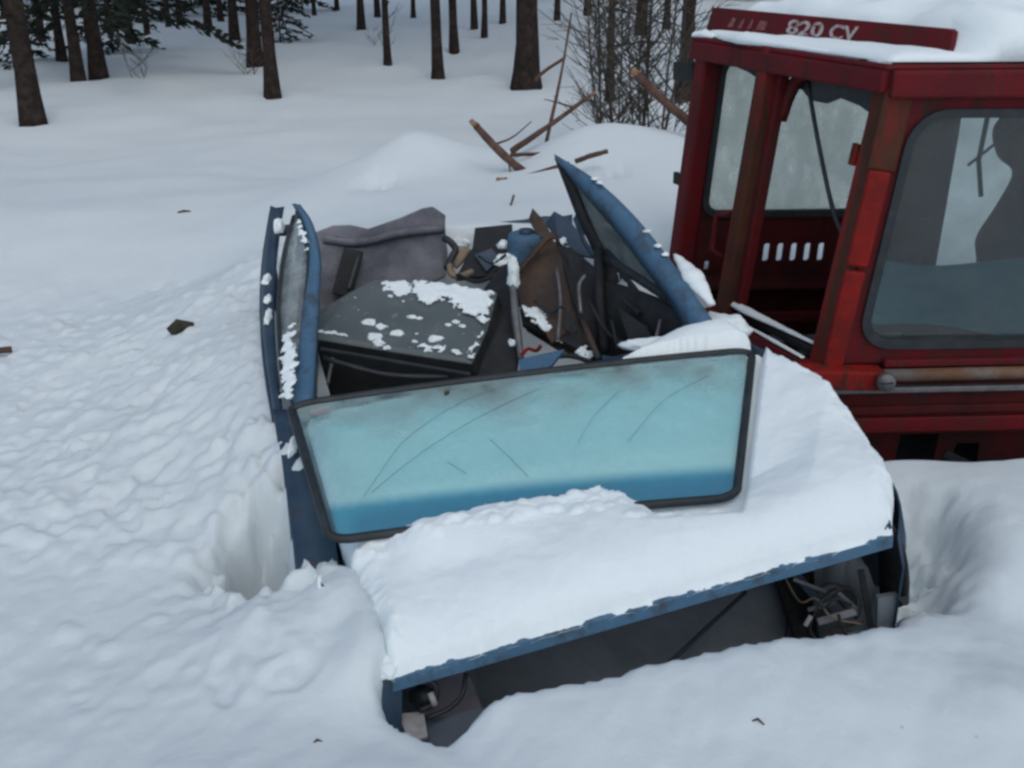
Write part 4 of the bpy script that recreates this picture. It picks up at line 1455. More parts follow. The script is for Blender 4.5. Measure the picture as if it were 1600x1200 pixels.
def build_hood_snow():
    nu, nv = 190, 170
    V = []
    top = []
    for j in range(nv):
        v = j / (nv - 1)
        for i in range(nu):
            u = i / (nu - 1)
            p = hood_pt(u, v)
            eu = min(u, 1 - u) * 1.35
            ev = min(v * .36, (1 - v) * .9 + .0)
            e = min(eu, ev)
            th = .080 * math.sqrt(max(0, 1 - (1 - min(1, e / .07)) ** 2)) + .012
            th *= 1 + .25 * float(perlin(np.array([p.x * 3.1]), np.array([p.y * 3.1]))[0])
            z = p.z + th
            gu, gv = glass_uv(Vector((p.x, p.y, z)))
            if -.03 < gu < 1.03 and gv > -.35 and gv < 1.06:
                # lap line at this u
                for k in range(len(LAP) - 1):
                    if LAP[k][0] <= gu <= LAP[k + 1][0]:
                        f = (gu - LAP[k][0]) / (LAP[k + 1][0] - LAP[k][0])
                        lv = LAP[k][1] + f * (LAP[k + 1][1] - LAP[k][1])
                lv += .02 * float(perlin(np.array([gu * 22.0]), np.array([.5]))[0])
                gz = wmap(min(max(gu, 0), 1), min(max(gv, 0), 1)).z
                if gv > lv + .012:
                    z = min(z, gz - .022)
                elif gv > -.02:
                    a_ = min(1, max(0, (lv + .03) / .06))
                    a_ = a_ * a_ * (3 - 2 * a_)
                    z = min(z, gz - .022) * (1 - a_) + max(z, gz + .006 + min(.028, (lv - gv) * .35)) * a_
                else:
                    edge = wmap(min(max(gu, 0), 1), 0).z
                    f = min(1, max(0, -gv / .30))
                    f = f * f * (3 - 2 * f)
                    hi_ = max(z, (edge + .030) * (1 - f) + z * f)
                    lo_ = min(z, edge - .016 + .30 * max(0, -gv - .06))
                    a_ = min(1, max(0, (lv + .03) / .06))
                    a_ = a_ * a_ * (3 - 2 * a_)
                    z = lo_ * (1 - a_) + hi_ * a_
            top.append(Vector((p.x, p.y, z)))
    T = np.array([tuple(t_) for t_ in top])
    T[:, 2] += fbm(T[:, 0], T[:, 1], .12, 3) * .006 + fbm(T[:, 0], T[:, 1], .03, 2) * .0012
    ee = np.array([min(i, nu - 1 - i, 1.4 * j) for j in range(nv) for i in range(nu)]) / 10.0
    T[:, 2] += np.clip(1 - ee, 0, 1) * (.022 * fbm(T[:, 0], T[:, 1], .06, 3, .7))
    rs = np.random.RandomState(5)
    CR = np.zeros(len(T))
    for _ in range(260):
        if True:
            gu_ = rs.uniform(.05, .98)
            q = wmap(gu_, .03 - .13 * rs.rand() ** 1.6 if gu_ < .72 else -.10 - .1 * rs.rand())
        else:
            q = hood_pt(rs.uniform(.05, .95), .06 + .9 * rs.rand())
            g1, g2 = glass_uv(q)
            if 0 < g1 < 1 and g2 > -.05: continue
        r_ = .006 + .020 * rs.rand() ** 2.5
        dd = np.hypot(T[:, 0] - q.x, T[:, 1] - q.y) / r_
        CR = np.maximum(CR, r_ * .55 * np.sqrt(np.clip(1 - (dd * (1 + .4 * perlin(T[:, 0] / r_, T[:, 1] / r_))) ** 2, 0, 1)))
    T[:, 2] += CR
    V = [tuple(t_) for t_ in T]
    Fc = [(j * nu + i, j * nu + i + 1, (j + 1) * nu + i + 1, (j + 1) * nu + i) for j in range(nv - 1) for i in range(nu - 1)]
    # skirt: rim down to the hood, slightly irregular
    rim = [j for j in range(nu)] + [j * nu + nu - 1 for j in range(1, nv)] + [(nv - 1) * nu + i for i in range(nu - 2, -1, -1)] + [j * nu for j in range(nv - 2, 0, -1)]
    c = T.mean(0)
    o = len(V)
    for k, r_ in enumerate(rim):
        p = T[r_]
        jj, ii = divmod(r_, nu)
        hp = hood_pt(ii / (nu - 1), jj / (nv - 1))
        wv = .5 + .5 * math.sin(k * .37) * math.sin(k * .113 + 1)
        if jj == 0:
            nn = float(fbm(np.array([ii * .09]), np.array([2.2]), 1.0, 4, .6)[0])
            V.append((hp.x + .2 * .012, hp.y - .012, hp.z + .004 - .016 * max(0, .35 + nn)))
        else:
            V.append((hp.x + (c[0] - hp.x) * .004, hp.y + (c[1] - hp.y) * .004, hp.z - .004))
    nr = len(rim)
    for k in range(nr):
        Fc.append((rim[k], o + k, o + (k + 1) % nr, rim[(k + 1) % nr]))
    ob = mk('hood_snow', V, Fc, SNOW, None, smooth=True)
    tag(ob, 'thick smooth snow blanket lying on the hood of the wreck', 'snow', kind='stuff')


build_hood_snow()


def lump(name, c, rx, ry, rz, label, rough=.3, kind='stuff', seed=0, tiltn=None):
    """irregular blob of snow lying on something"""
    bm = bmesh.new()
    bmesh.ops.create_icosphere(bm, subdivisions=4, radius=1)
    for v in bm.verts:
        q = v.co.copy()
        sv = Vector((seed * 3.7, seed * 1.3, seed))
        a = mnoise.noise(q * 1.3 + sv) + .55 * mnoise.noise(q * 3.1 + sv) + .3 * mnoise.noise(q * 7.0 + sv)
        q *= 1 + rough * .85 * a
        if q.z < 0: q.z *= .35
        v.co = Vector((q.x * rx, q.y * ry, q.z * rz))
        if tiltn:
            v.co.z += v.co.x * tiltn[0] + v.co.y * tiltn[1]
        v.co += Vector(c)
    me = bpy.data.meshes.new(name)
    bm.to_mesh(me)
    bm.free()
    ob = link_mesh(name, me, SNOW, None, smooth=True)
    return tag(ob, label, 'snow', kind=kind)


def snow_patch(name, pts, t, label, base_mat=SNOW, res=56):
    """thin ragged snow sheet on a sloping surface: polygon in space filled with a fine grid"""
    P = [Vector(p) for p in pts]
    c = sum(P, Vector()) / len(P)
    nrm = newell(P)
    if nrm.z < 0: nrm = -nrm
    ex = (P[1] - P[0]).normalized()
    ey = nrm.cross(ex).normalized()
    poly = np.array([((p - c).dot(ex), (p - c).dot(ey)) for p in P])
    lo, hi = poly.min(0), poly.max(0)
    gx, gy = np.meshgrid(np.linspace(lo[0], hi[0], res * 2), np.linspace(lo[1], hi[1], res * 2))
    sd_ = sdist(gx, gy, poly)
    nz_ = fbm(gx * 1.0 + 3, gy + 9, .05, 3)
    hgt = t * np.clip((-(sd_ + .024 * fbm(gx + 5, gy, .030, 3, .6) + .016 * nz_) / (t * 2.0)), 0, 1) ** .6 * (1 + .4 * nz_)
    keep = (sd_ + .024 * fbm(gx + 5, gy, .030, 3, .6) + .016 * nz_) < 0
    V, Fc = [], []
    for a_, b_, h_ in zip(gx.ravel(), gy.ravel(), hgt.ravel()):
        V.append(c + ex * a_ + ey * b_ + nrm * (h_ - .002))
    n2_ = res * 2
    for j in range(n2_ - 1):
        for i in range(n2_ - 1):
            if keep[j, i] and keep[j, i + 1] and keep[j + 1, i] and keep[j + 1, i + 1]:
                Fc.append((j * n2_ + i, j * n2_ + i + 1, (j + 1) * n2_ + i + 1, (j + 1) * n2_ + i))
    used = sorted({i for f in Fc for i in f})
    mp_ = {k: i for i, k in enumerate(used)}
    ob = mk(name, [V[k] for k in used], [tuple(mp_[i] for i in f) for f in Fc], SNOW, None, smooth=True, solid=.001)
    return tag(ob, label, 'snow', kind='stuff')


# snow on the dashboard: a ragged sheet along the far right and loose clods
def dash_pt(px, py, up=.016):
    # intersection of the pixel ray with the dashboard top
    n_ = newell(D)
    if n_.z < 0: n_ = -n_
    d = Vector(ray(px, py))
    t_ = (dc - Vector(CAM)).dot(n_) / d.dot(n_)
    return Vector(CAM) + d * t_ + n_ * up


snow_patch('dashboard_snow', [dash_pt(*q) for q in ((640, 444), (700, 449), (772, 462), (766, 490), (757, 512), (745, 500), (722, 496), (708, 478), (690, 474), (668, 482), (644, 466))], .014,
           'ragged snow sheet on the far right of the dashboard')
snow_patch('dashboard_snow', [dash_pt(*q) for q in ((595, 445), (640, 444), (645, 462), (628, 470), (612, 458), (598, 460))], .006,
           'thin snow dusting at the top of the dashboard')
snow_patch('dashboard_snow', [dash_pt(*q) for q in ((640, 548), (690, 552), (735, 566), (748, 540), (756, 520), (742, 538), (728, 560), (690, 545))], .010,
           'narrow snow rim along the near right dashboard edge')
snow_patch('dashboard_snow', [dash_pt(*q) for q in ((488, 524), (520, 528), (545, 532), (540, 526), (505, 521))], .006, 'thin snow line at the near left dashboard edge')
for i, (px, py, s_) in enumerate(((578, 507, .022), (595, 514, .018), (620, 524, .020), (584, 530, .024), (592, 540, .020), (680, 533, .020), (648, 537, .010), (642, 498, .014), (655, 500, .010),
                                  (556, 468, .009), (560, 488, .008), (650, 524, .007), (574, 520, .008), (530, 530, .010), (610, 466, .010), (700, 510, .010), (712, 506, .012), (668, 550, .014),
                                  (604, 546, .012), (722, 512, .010), (630, 474, .007))):
    c_ = dash_pt(px, py, .006)
    lump('snow_clod', c_, s_ * 1.3, s_ * 1.1, s_ * .7, 'small clod of snow scattered on the dashboard top', .5, seed=i * 3.1)['group'] = 'snow clods on the dashboard'
# snow caught in the wreck
lump('snow_heap', U(722, 378, 4.84), .06, .05, .06, 'snow heap filling the gap behind the torn trim', .4, seed=2)
lump('snow_heap', U(790, 410, 4.45), .05, .04, .035, 'snow lump left of the blue canister', .5, seed=5)
lump('snow_heap', U(786, 385, 4.55), .025, .02, .025, 'small snow lump at the rim of the blue canister', .5, seed=6)
lump('snow_heap', U(802, 440, 4.10), .022, .03, .09, 'snow stuck to the upper end of the grey pipe', .5, seed=8)
snow_patch('board_snow', UL((816, 482, 4.085), (838, 484, 4.10), (882, 514, 3.96), (888, 530, 3.90), (850, 518, 3.96), (818, 500, 4.03)), .014, 'snow strip on the upper slanting board')
snow_patch('board_snow', UL((890, 540, 3.85), (915, 540, 3.84), (932, 556, 3.78), (915, 560, 3.78), (896, 548, 3.84)), .012, 'snow at the lower end of the slanting board')
snow_patch('scrap_snow', UL((872, 364, 4.46), (880, 366, 4.45), (888, 388, 4.40), (880, 386, 4.41)), .008, 'narrow white snow sliver on the grey panel scrap')
lump('snow_heap', U(800, 538, 3.74), .012, .012, .02, 'tiny snow bit beside the grey pipe', .5, seed=9)
# ridge of snow heaped against the cowl on the tractor side, clumps on the pillar
lump('cowl_snow', U(1125, 518, 3.50), .10, .08, .06, 'heap of snow at the foot of the pointed door pillar', .35, seed=4)
lump('cowl_snow', U(1050, 546, 3.42), .15, .05, .04, 'low snow heap along the cowl behind the windshield', .35, seed=14)
for i, (px, py, Y) in enumerate(((938, 286, 4.07), (1011, 362, 3.83), (1040, 398, 3.70), (1028, 385, 3.74), (930, 280, 4.1))):
    lump('pillar_snow_crumb', U(px, py, Y), .014, .012, .008, 'crumb of snow on the blue door pillar', .5, seed=i)['group'] = 'snow crumbs on the pillar'
# snow on and in the far door
lump('door_snow', U(436, 358, 4.0), .02, .04, .04, 'snow clump in the gap near the far door top', .4, seed=21)
lump('door_snow', U(418, 440, 3.83), .02, .03, .025, 'upper snow clump on the far door frame', .5, seed=22)
lump('door_snow', U(419, 470, 3.70), .014, .03, .02, 'lower snow clump on the far door frame', .5, seed=23)
lump('door_snow', U(420, 498, 3.60), .012, .05, .03, 'snow streak low on the far door frame', .5, seed=24)
snow_patch('door_snow', UL((437, 520, 3.42), (452, 500, 3.48), (462, 560, 3.24), (462, 632, 3.03), (446, 632, 3.04), (440, 580, 3.22)), .012, 'snow sheet on the lower far door glass')
snow_patch('door_snow', UL((464, 334, 3.95), (474, 352, 3.88), (484, 390, 3.77), (478, 398, 3.76), (466, 352, 3.88)), .008, 'snow sliver along the far pillar top')
lump('fender_snow', U(520, 945, 2.30), .022, .03, .04, 'snow stuck to the torn fender edge', .5, seed=31)
lump('fender_snow', U(500, 915, 2.325), .006, .012, .03, 'thin snow blade on the torn fender tip', .5, seed=32)
lump('fender_snow', U(458, 700, 2.86), .012, .05, .03, 'snow sliver between fender and windshield seal', .5, seed=33)
lump('corner_snow', U(604, 1048, 2.08), .035, .03, .03, 'snow clump over the front corner of the hood', .5, seed=34)

# ------------------------------------------------------------------ red tractor cab
At, Ct = U(1107, 62, 4.55), U(1398, 108, 3.50)
Al, Cl = U(1062, 392, 4.55), U(1287, 560, 3.50)           # points lower on the two corner posts
zs = .36                                                 # sill height
zt = (At.z + Ct.z) / 2


def at_z(top, low, z):
    f = (z - top.z) / (low.z - top.z)
    return top + (low - top) * f


RV = Vector((1.72, .08, 0))


def corner(kind, z):
    if kind == 'A': return at_z(At, Al, z)
    if kind == 'C': return at_z(Ct, Cl, z)
    if kind == 'D':
        p = at_z(Ct, Cl, z)
        return Vector((2 * Ct.x - p.x, p.y, z)) + RV
    p = at_z(At, Al, z)
    return Vector((2 * At.x - p.x, p.y, z)) + RV


def face(k0, k1):
    """bilinear map on a cab wall: s along, t from z=0 to z=1.4 (metres), w outwards"""
    def f(s, z, w_=0.0):
        p = corner(k0, z).lerp(corner(k1, z), s)
        n_ = (corner(k1, .7) - corner(k0, .7)).cross(Vector((0, 0, 1))).normalized()
        return p + n_ * w_
    return f


f1, f2, f4, f3 = face('A', 'C'), face('C', 'D'), face('B', 'A'), face('D', 'B')
cab = root('tractor_cab', (1.5, 4.1, -.1), 'old rusty red tractor cab with snowy roof beside the wreck', 'tractor')
# corner and door posts of the near-left face
beam('post', f1(.02, -.25), f1(.02, 1.36), .085, .085, REDD, cab, side=f1(1, .7) - f1(0, .7), bevel=.012)
P2 = .42
beam('post', f1(P2, -.1, .01), f1(P2, 1.36, .01), .070, .075, REDBROWN, cab, side=f1(1, .7) - f1(0, .7), bevel=.010)
beam('post_flange', f1(P2 + .05, .1, -.012), f1(P2 + .05, 1.34, -.012), .035, .04, REDD, cab, side=f1(1, .7) - f1(0, .7), bevel=.004)
# curved brace at the head of the opening
strip('head_brace', [[f1(P2 + .05, 1.10, -.03), f1(P2 + .07, 1.22, -.03), f1(P2 + .13, 1.29, -.03), f1(P2 + .25, 1.31, -.03)],
                     [f1(P2 + .075, 1.10, -.03), f1(P2 + .10, 1.20, -.03), f1(P2 + .15, 1.255, -.03), f1(P2 + .25, 1.275, -.03)]], .03, REDD, cab, n=10)
# near corner post: bright red outer face, rusty inner flange
e_ = f1(1, .7) - f1(0, .7)
beam('corner_post', f1(.985, .30, -.02), f1(.985, 1.30, -.02), .075, .08, REDBROWN, cab, side=e_, bevel=.008)
beam('corner_post_face', f2(.012, .34, .024), f2(.012, .70, .024), .070, .03, REDB, cab, side=(1, 0, 0), bevel=.008)
beam('corner_post_face', f2(.012, .716, .024), f2(.012, 1.03, .024), .072, .03, REDB, cab, side=(1, 0, 0), bevel=.008)
beam('corner_post_face', f2(.014, 1.03, .018), f2(.014, 1.29, .018), .092, .03, REDBROWN, cab, side=(1, 0, 0), bevel=.008)
beam('latch_plate', f1(.93, 1.03, .01), f1(.93, 1.10, .01), .03, .02, REDB, cab, side=e_, bevel=.003)
# wall with the big rounded window, built with its real opening
W2 = 1.72
wall2 = plate('window_wall', lambda u, v, w_: f2(u / W2, v, w_), [(.03, .37), (W2 - .02, .37), (W2 - .02, 1.27), (.03, 1.27)],
              [rrect(.085, .43, W2 - .09, 1.215, .11, 8)], .04, REDD, cab, bevel=.004)
ringo, ringi = rrect(.078, .423, W2 - .083, 1.222, .115, 8), rrect(.105, .450, W2 - .11, 1.195, .09, 8)
plate('window_seal', lambda u, v, w_: f2(u / W2, v, w_ + .012), ringo, [ringi], .045, RUBBER, wall2)
plate('window_pane', lambda u, v, w_: f2(u / W2, v, w_), rrect(.10, .445, W2 - .105, 1.20, .095, 8), [], .006, CABGLASS, wall2)
# far wall with frosted window, and slotted panel beneath it
wall4 = plate('rear_wall', lambda u, v, w_: f4(1 - u / W2, v, w_), [(.0, .02), (W2, .02), (W2, 1.33), (.0, 1.33)], [rrect(.07, .64, .84, 1.28, .06, 6), [(.03, .05), (.95, .05), (.95, .58), (.03, .58)], [(p.x, p.y) for p in resample([Vector((a, b_, 0)) for a, b_ in ((1.04, .25), (1.12, .21), (1.2, .24), (1.22, .40), (1.205, .52), (1.27, .66), (1.32, .80), (1.25, .87), (1.215, .98), (1.26, 1.08), (1.2, 1.15), (1.08, 1.16), (1.065, .95), (1.055, .7), (1.045, .45), (1.04, .26))], 70)]], .03, REDK, cab)
plate('window_seal', lambda u, v, w_: f4(1 - u / W2, v, w_ - .01), rrect(.06, .63, .85, 1.29, .07, 6), [rrect(.085, .655, .825, 1.265, .05, 6)], .04, RUBBER, wall4)
plate('window_pane', lambda u, v, w_: f4(1 - u / W2, v, w_), rrect(.075, .645, .835, 1.275, .055, 6), [], .005, FARGLASS, wall4)
slots = [rrect(.33 + .055 * i, .435, .33 + .055 * i + .026, .515, .011, 4) for i in range(5)] + [circ(.665, .485, .023), rrect(.80, .44, .83, .51, .01, 4),
         circ(.56, .60, .009, 8), circ(.61, .60, .009, 8), rrect(.10, .40, .12, .44, .006, 3), rrect(.22, .26, .235, .30, .006, 3)]
slots = [h_ for h_ in slots]
plate('slotted_panel', lambda u, v, w_: f4(1 - u / W2, v, w_ - .02), [(.0, .10), (1.0, .10), (1.0, .615), (.0, .615)], slots, .02, REDK, cab)
plate('side_wall', lambda u, v, w_: f3(u / 1.17, v, w_), [(0, -.1), (1.17, -.1), (1.17, 1.36), (0, 1.36)], [rrect(.12, .5, 1.05, 1.22, .08, 6)], .03, REDK, cab)
beam('shelf', f4(.98, .37, -.12), f4(.05, .37, -.12), .16, .02, REDK, cab, side=(0, 1, 0))
beam('cross_rail', f4(.98, .26, -.25), f4(.05, .26, -.25), .03, .04, REDK, cab, side=(0, 1, 0))
beam('cross_rail', f1(.44, .12, -.28), f2(.6, .12, -.40), .03, .04, REDK, cab, side=(0, 1, 0))
mk('cab_floor', [corner(k, -.12) for k in 'ACDB'], [(0, 1, 2, 3)], DARK, cab, solid=.02)
plate('inner_partition', lambda u, v, w_: f4(1 - u / W2, v, w_ - .34), [(.0, -.1), (W2, -.1), (W2, .12), (.0, .12)], [], .02, DARK, cab)
# seat inside the cab
st = [corner('D', .1).lerp(corner('A', .1), .42)]
sx, sy = st[0].x + .12, st[0].y
mk('seat', [Vector((sx + a * .22, sy + b_ * .2, z_)) for z_ in (.22, .34) for a, b_ in ((-1, -1), (1, -1), (1, 1), (-1, 1))],
   [(0, 3, 2, 1), (4, 5, 6, 7), (0, 1, 5, 4), (1, 2, 6, 5), (2, 3, 7, 6), (3, 0, 4, 7)], RUBBER, cab, bevel=.05)
reflect_rows = [[(1.22 + .115 * i, 3.60 + .07 * j, .455 + .035 * j + .03 * math.sin(i * .8 + j * .5) - .006 * i) for i in range(12)] for j in range(6)]  # added sheet, imitates the blue reflection low in the window pane
mk('reflection_sheet', [p for r_ in reflect_rows for p in r_], [(j * 12 + i, j * 12 + i + 1, (j + 1) * 12 + i + 1, (j + 1) * 12 + i) for j in range(5) for i in range(11)], REFLECT_BLUE, cab, smooth=True, solid=.01, sub=1)
tube('wiper_arm', [f2(.20, 1.20, -.03), f2(.205, 1.05, -.04), f2(.225, .93, -.04)], .008, RUBBER, cab, sides=6)
tube('wiper_link', [f2(.28, 1.18, -.05), f2(.19, 1.03, -.05)], .005, RUBBER, cab, sides=6)
beam('lever_post', (sx - .18, sy + .1, .3), (sx - .18, sy + .1, .72), .03, .03, DARK, cab)
for dz in (.62, .72):
    tube('lever_knob', [(sx + .0, sy - .1, dz), (sx - .09, sy - .1, dz + (.03 if dz > .7 else -.03))], [.03, .04], DARK, cab, sides=8)
tube('lever_shaft', [(sx + .02, sy - .1, .1), (sx + .0, sy - .1, .74)], .015, DARK, cab, sides=8)
sbk = [(sx + .46, .30), (sx + .44, .62), (sx + .40, .70), (sx + .43, .78), (sx + .46, .95), (sx + .52, 1.04), (sx + .66, 1.10), (sx + .86, 1.08), (sx + .95, .9), (sx + .95, .3)]
mk('seat_back', [(x_, sy + .1 + d_, z_) for d_ in (0, .12) for x_, z_ in sbk], [tuple(range(10))[::-1], tuple(range(10, 20))] + [(i, (i + 1) % 10, 10 + (i + 1) % 10, 10 + i) for i in range(10)], RUBBER, cab, bevel=.03)
tube('seat_pedestal', [(sx, sy, -.1), (sx, sy, .22)], .06, DARK, cab, sides=10)
tube('steering_column', [(sx + .28, sy - .45, -.05), (sx + .26, sy - .15, .62)], .018, RUBBER, cab, sides=8)
tube('lever', [(sx - .30, sy - .2, -.05), (sx - .33, sy - .1, .45)], .010, RUBBER, cab, sides=8)
# torn rubber strips hanging at the head of the openings
for (pts, lab) in (([(.08, 1.345), (.36, 1.345), (.36, 1.27), (.28, 1.275), (.22, 1.29), (.14, 1.30), (.10, 1.325)], 0),
                   ([(.50, 1.33), (.97, 1.33), (.97, 1.20), (.92, 1.225), (.84, 1.25), (.74, 1.262), (.68, 1.235), (.60, 1.235), (.55, 1.262), (.51, 1.27)], 1)):
    plate('torn_headlining', lambda u, v, w_: f1(u, v - .045, w_ - .05), pts, [], .012, RUBBER, cab)
tube('hanging_strap', [f1(.56, 1.27, -.04), f1(.68, 1.05, -.05), f1(.83, .84, -.05), f1(.97, .74, -.04)], .008, RUBBER, cab, sides=6, n=14)
# head rail under the roof, roof slab and sign board
rail1 = beam('head_rail', f1(-.04, 1.305, .01), f1(1.02, 1.305, .01), .07, .09, REDD, cab, side=(0, 0, 1), bevel=.01)
beam('head_rail', f2(-.01, 1.30, .02), f2(1.02, 1.30, .02), .085, .08, REDD, cab, side=(0, 0, 1), bevel=.01)
roofc = [f1(-.05, 1.337, .045), f1(1.02, 1.337, .05), f2(1.02, 1.337, .05), f4(0, 1.337, .05)]
mk('roof', roofc + [p + Vector((0, 0, .02)) for p in roofc], [(0, 3, 2, 1), (4, 5, 6, 7), (0, 1, 5, 4), (1, 2, 6, 5), (2, 3, 7, 6), (3, 0, 4, 7)], REDD, cab, bevel=.012)
beam('mirror_bracket', f1(-.03, 1.22, .02), f1(-.16, 1.21, .03), .075, .03, DARK, cab, side=(0, 0, 1), bevel=.004)
beam('hinge', f1(-.03, .78, .02), f1(-.08, .78, .02), .05, .02, DARK, cab, side=(0, 0, 1), bevel=.003)
# raised board on the roof edge with worn lettering
B0, B1 = U(1104, 42, 4.62), U(1484, 100, 3.60)
B0.z = B1.z = 1.35
bt0, bt1 = B0 + Vector((.03, .0, .115)), B1 + Vector((.01, .015, .100))
bd = (B1 - B0).normalized()
bnr = Vector((bd.y, -bd.x, 0))
if bnr.y > 0: bnr = -bnr
blen = (B1 - B0).length


def bmap(u, v, w_=0.0):
    p = B0.lerp(B1, u / blen)
    q = bt0.lerp(bt1, u / blen)
    return p.lerp(q, v) + bnr * w_


sign = plate('sign_board', lambda u, v, w_: bmap(u, v, w_), [(0, 0), (blen, 0), (blen, .93), (blen - .015, 1), (.0, 1)], [], .025, REDD, cab, bevel=.004)


def lettering(txt, u0, v0, hgt, wid, mat, name='lettering'):
    cu = bpy.data.curves.new('t', 'FONT')
    cu.body = txt
    cu.size = 1
    cu.extrude = .002
    cu.offset = .022
    ob = bpy.data.objects.new('t', cu)
    COL.objects.link(ob)
    dg = bpy.context.evaluated_depsgraph_get()
    dg.update()
    me = bpy.data.meshes.new_from_object(ob.evaluated_get(dg))
    bpy.data.objects.remove(ob)
    xs_ = [v.co.x for v in me.vertices]
    x0, x1 = min(xs_), max(xs_)
    for v in me.vertices:
        v.co = bmap(u0 + (v.co.x - x0) / (x1 - x0) * wid, v0 + v.co.y / .72 * hgt, .0135 + v.co.z)
    return link_mesh(name, me, mat, sign)


def u_at(px):
    lo, hi = 0.0, blen
    for _ in range(40):
        mid = (lo + hi) / 2
        p = np.array(bmap(mid, .5)) - CAM
        x = 800 + F * p[0] / np.dot(p, FW)
        if x < px: lo = mid
        else: hi = mid
    return lo


lettering('820', u_at(1233), .40, .46, u_at(1289) - u_at(1233), WORN)
lettering('CV', u_at(1300), .38, .46, u_at(1343) - u_at(1300), WORN)
for k, (a, b_) in enumerate(((1142, 1150), (1158, 1164), (1172, 1178), (1186, 1200))):   # worn-off remains of the first word
    mk('faded_mark', [bmap(u_at(a), .42, .0145), bmap(u_at(b_), .44, .0145), bmap(u_at(b_ + 1), .72, .0145), bmap(u_at(a + 4), .74, .0145)], [(0, 1, 2, 3)], SMUDGE, sign, solid=.001)
# sill of the opening: two rails running to the near corner
beam('sill_rail', f1(.36, .33, .05), f1(1.0, .345, .05), .05, .05, REDD, cab, side=(0, 0, 1), bevel=.006)
beam('sill_rail', f1(.36, .36, -.02), f1(1.0, .375, -.02), .03, .03, DARK, cab, side=(0, 0, 1), bevel=.004)
beam('sill_rail', f1(.30, .26, .075), f1(1.02, .27, .075), .03, .03, REDK, cab, side=(0, 0, 1), bevel=.004)
tube('grab_handle', [f1(P2 - .06, .56, .03), f1(P2 - .10, .58, .06), f1(P2 - .10, .72, .06), f1(P2 - .05, .74, .03)], .010, REDD, cab, sides=7)
# lower side below the window wall
beam('bumper_block', f2(-.045, .335, .045), f2(.10, .325, .045), .070, .09, REDB, cab, side=(0, 0, 1), bevel=.008)
beam('sill_strip', f2(.10, .375, .035), f2(1.0, .385, .035), .025, .03, REDD, cab, side=(0, 0, 1), bevel=.004)
tube('pipe', [f2(.10, .338, .06), f2(.5, .345, .06), f2(1.0, .36, .06)], .022, PIPE, cab, sides=12)
kn = f2(.095, .335, .10)
tube('knob', [kn, kn + Vector((0, -.028, 0))], .030, GREY, cab, sides=18)
beam('knob_slot', kn + Vector((-.02, -.030, 0)), kn + Vector((.02, -.030, .004)), .005, .004, DARK, cab, side=(0, 0, 1), bevel=.001)
beam('rib', f2(.01, .280, .045), f2(1.0, .292, .045), .022, .03, GREY, cab, side=(0, 0, 1), bevel=.005)
skirt = plate('skirt_panel', lambda u, v, w_: f2(u / W2, v, w_ + .02), [(.02, .10), (W2, .115), (W2, .33), (.02, .33)], [], .02, REDK, cab)
beam('rib', f2(.03, .20, .04), f2(1.0, .215, .04), .03, .02, REDK, cab, side=(0, 0, 1), bevel=.005)
beam('rib', f2(.03, .145, .042), f2(.55, .150, .042), .055, .02, REDD, cab, side=(0, 0, 1), bevel=.005)
plate('lower_panel', lambda u, v, w_: f2(u / W2, v, w_ - .03), [(.02, -.35), (W2, -.35), (W2, .115), (.02, .105)], [[(.30, -.10), (.42, -.10), (.42, .085), (.30, .08)], [(.46, -.12), (.56, -.12), (.55, .04), (.48, .04)]], .02, REDK, cab)
tube('hydraulic_hose', [f2(.24, -.06, .02), f2(.29, -.02, .03), f2(.33, -.06, .03)], .012, RUBBER, cab, sides=7, n=10)
tube('hydraulic_hose', [f2(.38, -.10, .0), f2(.42, .0, .02), f2(.45, .02, .02), f2(.47, -.06, .02)], .014, RUBBER, cab, sides=7, n=14)
beam('linkage', f2(.26, .0, -.02), f2(.36, -.10, -.02), .03, .02, DARK, cab, side=(0, 0, 1))
plate('front_lower_panel', lambda u, v, w_: f1(u, v, w_ - .01), [(.0, -.3), (1.0, -.3), (1.0, .25), (.0, .25)], [], .02, REDK, cab)
tube('bolt_pin', [f1(.985, .26, .10), f1(.985, .30, .10)], .012, GREY, cab, sides=8)
tube('bolt_pin', [f1(.97, .335, .09), f1(.97, .36, .09)], .010, GREY, cab, sides=8)
beam('door_stop', f2(.322, 1.235, .045), f2(.36, 1.245, .045), .022, .03, DARK, cab, side=(0, 0, 1), bevel=.003)
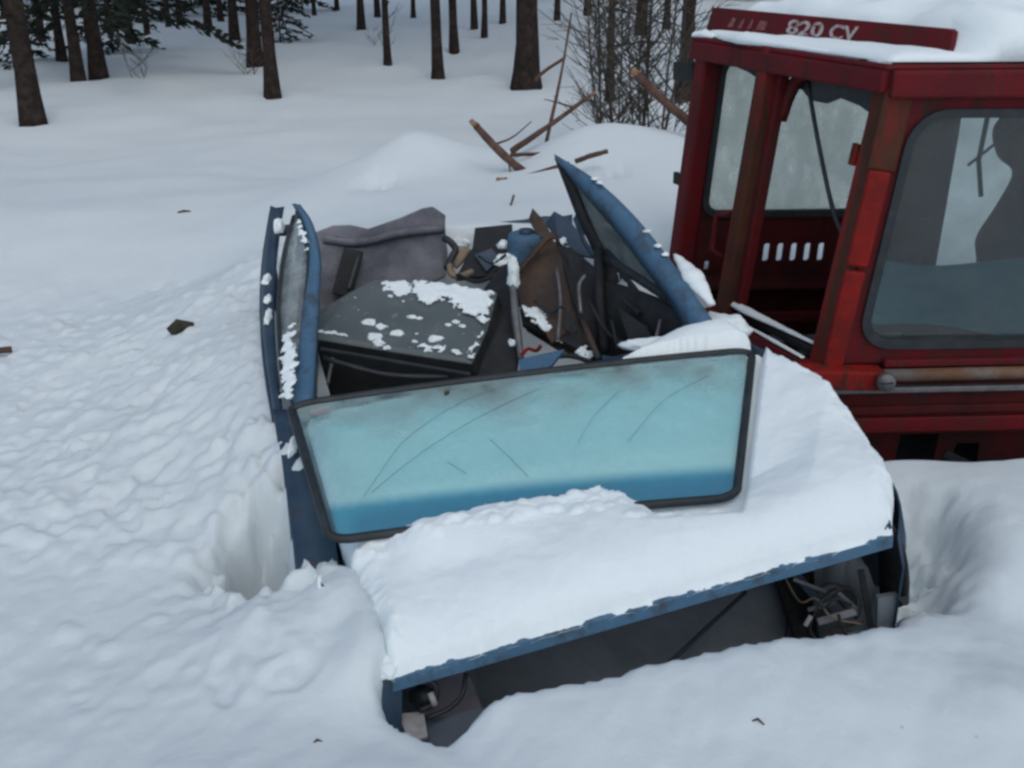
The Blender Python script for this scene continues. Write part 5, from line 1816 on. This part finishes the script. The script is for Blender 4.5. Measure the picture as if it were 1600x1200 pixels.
# snow on the cab
def roof_snow():
    nx, ny = 60, 50
    V, Fc = [], []
    base = [f1(-.03, 1.363, .02), f1(1.0, 1.363, .03), f2(1.0, 1.363, .03), f4(.0, 1.363, .03)]
    T = []
    for j in range(ny):
        for i in range(nx):
            u, v = i / (nx - 1), j / (ny - 1)
            # u along from the far-left corner to the near corner, v to the right
            p = base[0].lerp(base[1], u).lerp(base[3].lerp(base[2], u), v)
            e = min(u, 1 - u, v * 1.05, 1 - v)
            T.append((p.x, p.y, p.z, e, (p - B0).dot(-bnr)))
    T = np.array(T)
    nz_ = fbm(T[:, 0], T[:, 1], .4, 3)
    back = sstep(.0, .10, T[:, 4])
    th = np.sqrt(np.clip(1 - (1 - np.clip(T[:, 3] / .09, 0, 1)) ** 2, 0, 1))
    z = T[:, 2] + th * (.03 + back * (.10 + .05 * nz_)) * 1.0 + back * .05 * sstep(.1, .5, T[:, 4])
    z = np.where((np.abs(T[:, 4]) < .03), np.minimum(z, T[:, 2] + .02), z)
    V = [(a, b_, c_) for a, b_, c_ in zip(T[:, 0], T[:, 1], z)]
    Fc = [(j * nx + i, j * nx + i + 1, (j + 1) * nx + i + 1, (j + 1) * nx + i) for j in range(ny - 1) for i in range(nx - 1)]
    ob = mk('roof_snow', V, Fc, SNOW, None, smooth=True, solid=.004)
    tag(ob, 'thick snow lying on the tractor cab roof behind the sign board', 'snow', kind='stuff')


roof_snow()


def ledge_snow(name, pts, rads, label):
    P = resample(pts, 26)
    n_ = len(P)
    rr2 = [np.interp(i / (n_ - 1), np.linspace(0, 1, len(rads)), rads) * (1 + .25 * float(perlin(np.array([i * .6 + 3.3]), np.array([len(label) * 1.7]))[0])) for i in range(n_)]
    V, Fc = tube_geo(P, rr2, 10)
    z0 = [p.z for p in P]
    V2 = []
    for k, v in enumerate(V):
        zc = z0[k // 10]
        V2.append(Vector((v.x, v.y, zc + (v.z - zc) * (.8 if v.z > zc else .25))))
    ob = mk(name, V2, Fc, SNOW, None, smooth=True)
    tag(ob, label, 'snow', kind='stuff')


ledge_snow('ledge_snow', [f1(.10, 1.362, .02), f1(.3, 1.362, .02), f1(.5, 1.362, .01), f1(.7, 1.360, .01), f1(.86, 1.358, .01)], [.015, .045, .030, .020, .016, .012],
           'long snow strip on the ledge below the lettered board')
ledge_snow('ledge_snow', [f1(-.05, 1.358, .03), f1(.0, 1.362, .02), f1(.06, 1.360, .02)], [.02, .03, .014], 'small snow cap at the far end of the lettered board')
ledge_snow('ledge_snow', [f1(.91, 1.358, .02), f1(.96, 1.358, .02), f1(1.0, 1.358, .02)], [.008, .012, .008], 'tiny snow bit on the ledge near the cab corner')
ledge_snow('sill_snow', [f1(.40, .385, .0), f1(.55, .388, .0), f1(.7, .392, -.01), f1(.92, .40, -.02)], [.018, .024, .016, .008], 'snow on the sill of the open cab side')
ledge_snow('sill_snow', [f1(.66, .372, .06), f1(.8, .375, .06), f1(.97, .378, .06)], [.006, .010, .008], 'thin icy snow line on the lower cab sill')
ledge_snow('pillar_snow', [p + Vector((.035, .02, -.005)) for p in UL((1040, 398, 3.72), (1060, 424, 3.62), (1078, 450, 3.54), (1098, 478, 3.46))], [.006, .03, .038, .03, .012],
           'long snow clump clinging behind the pointed door pillar')
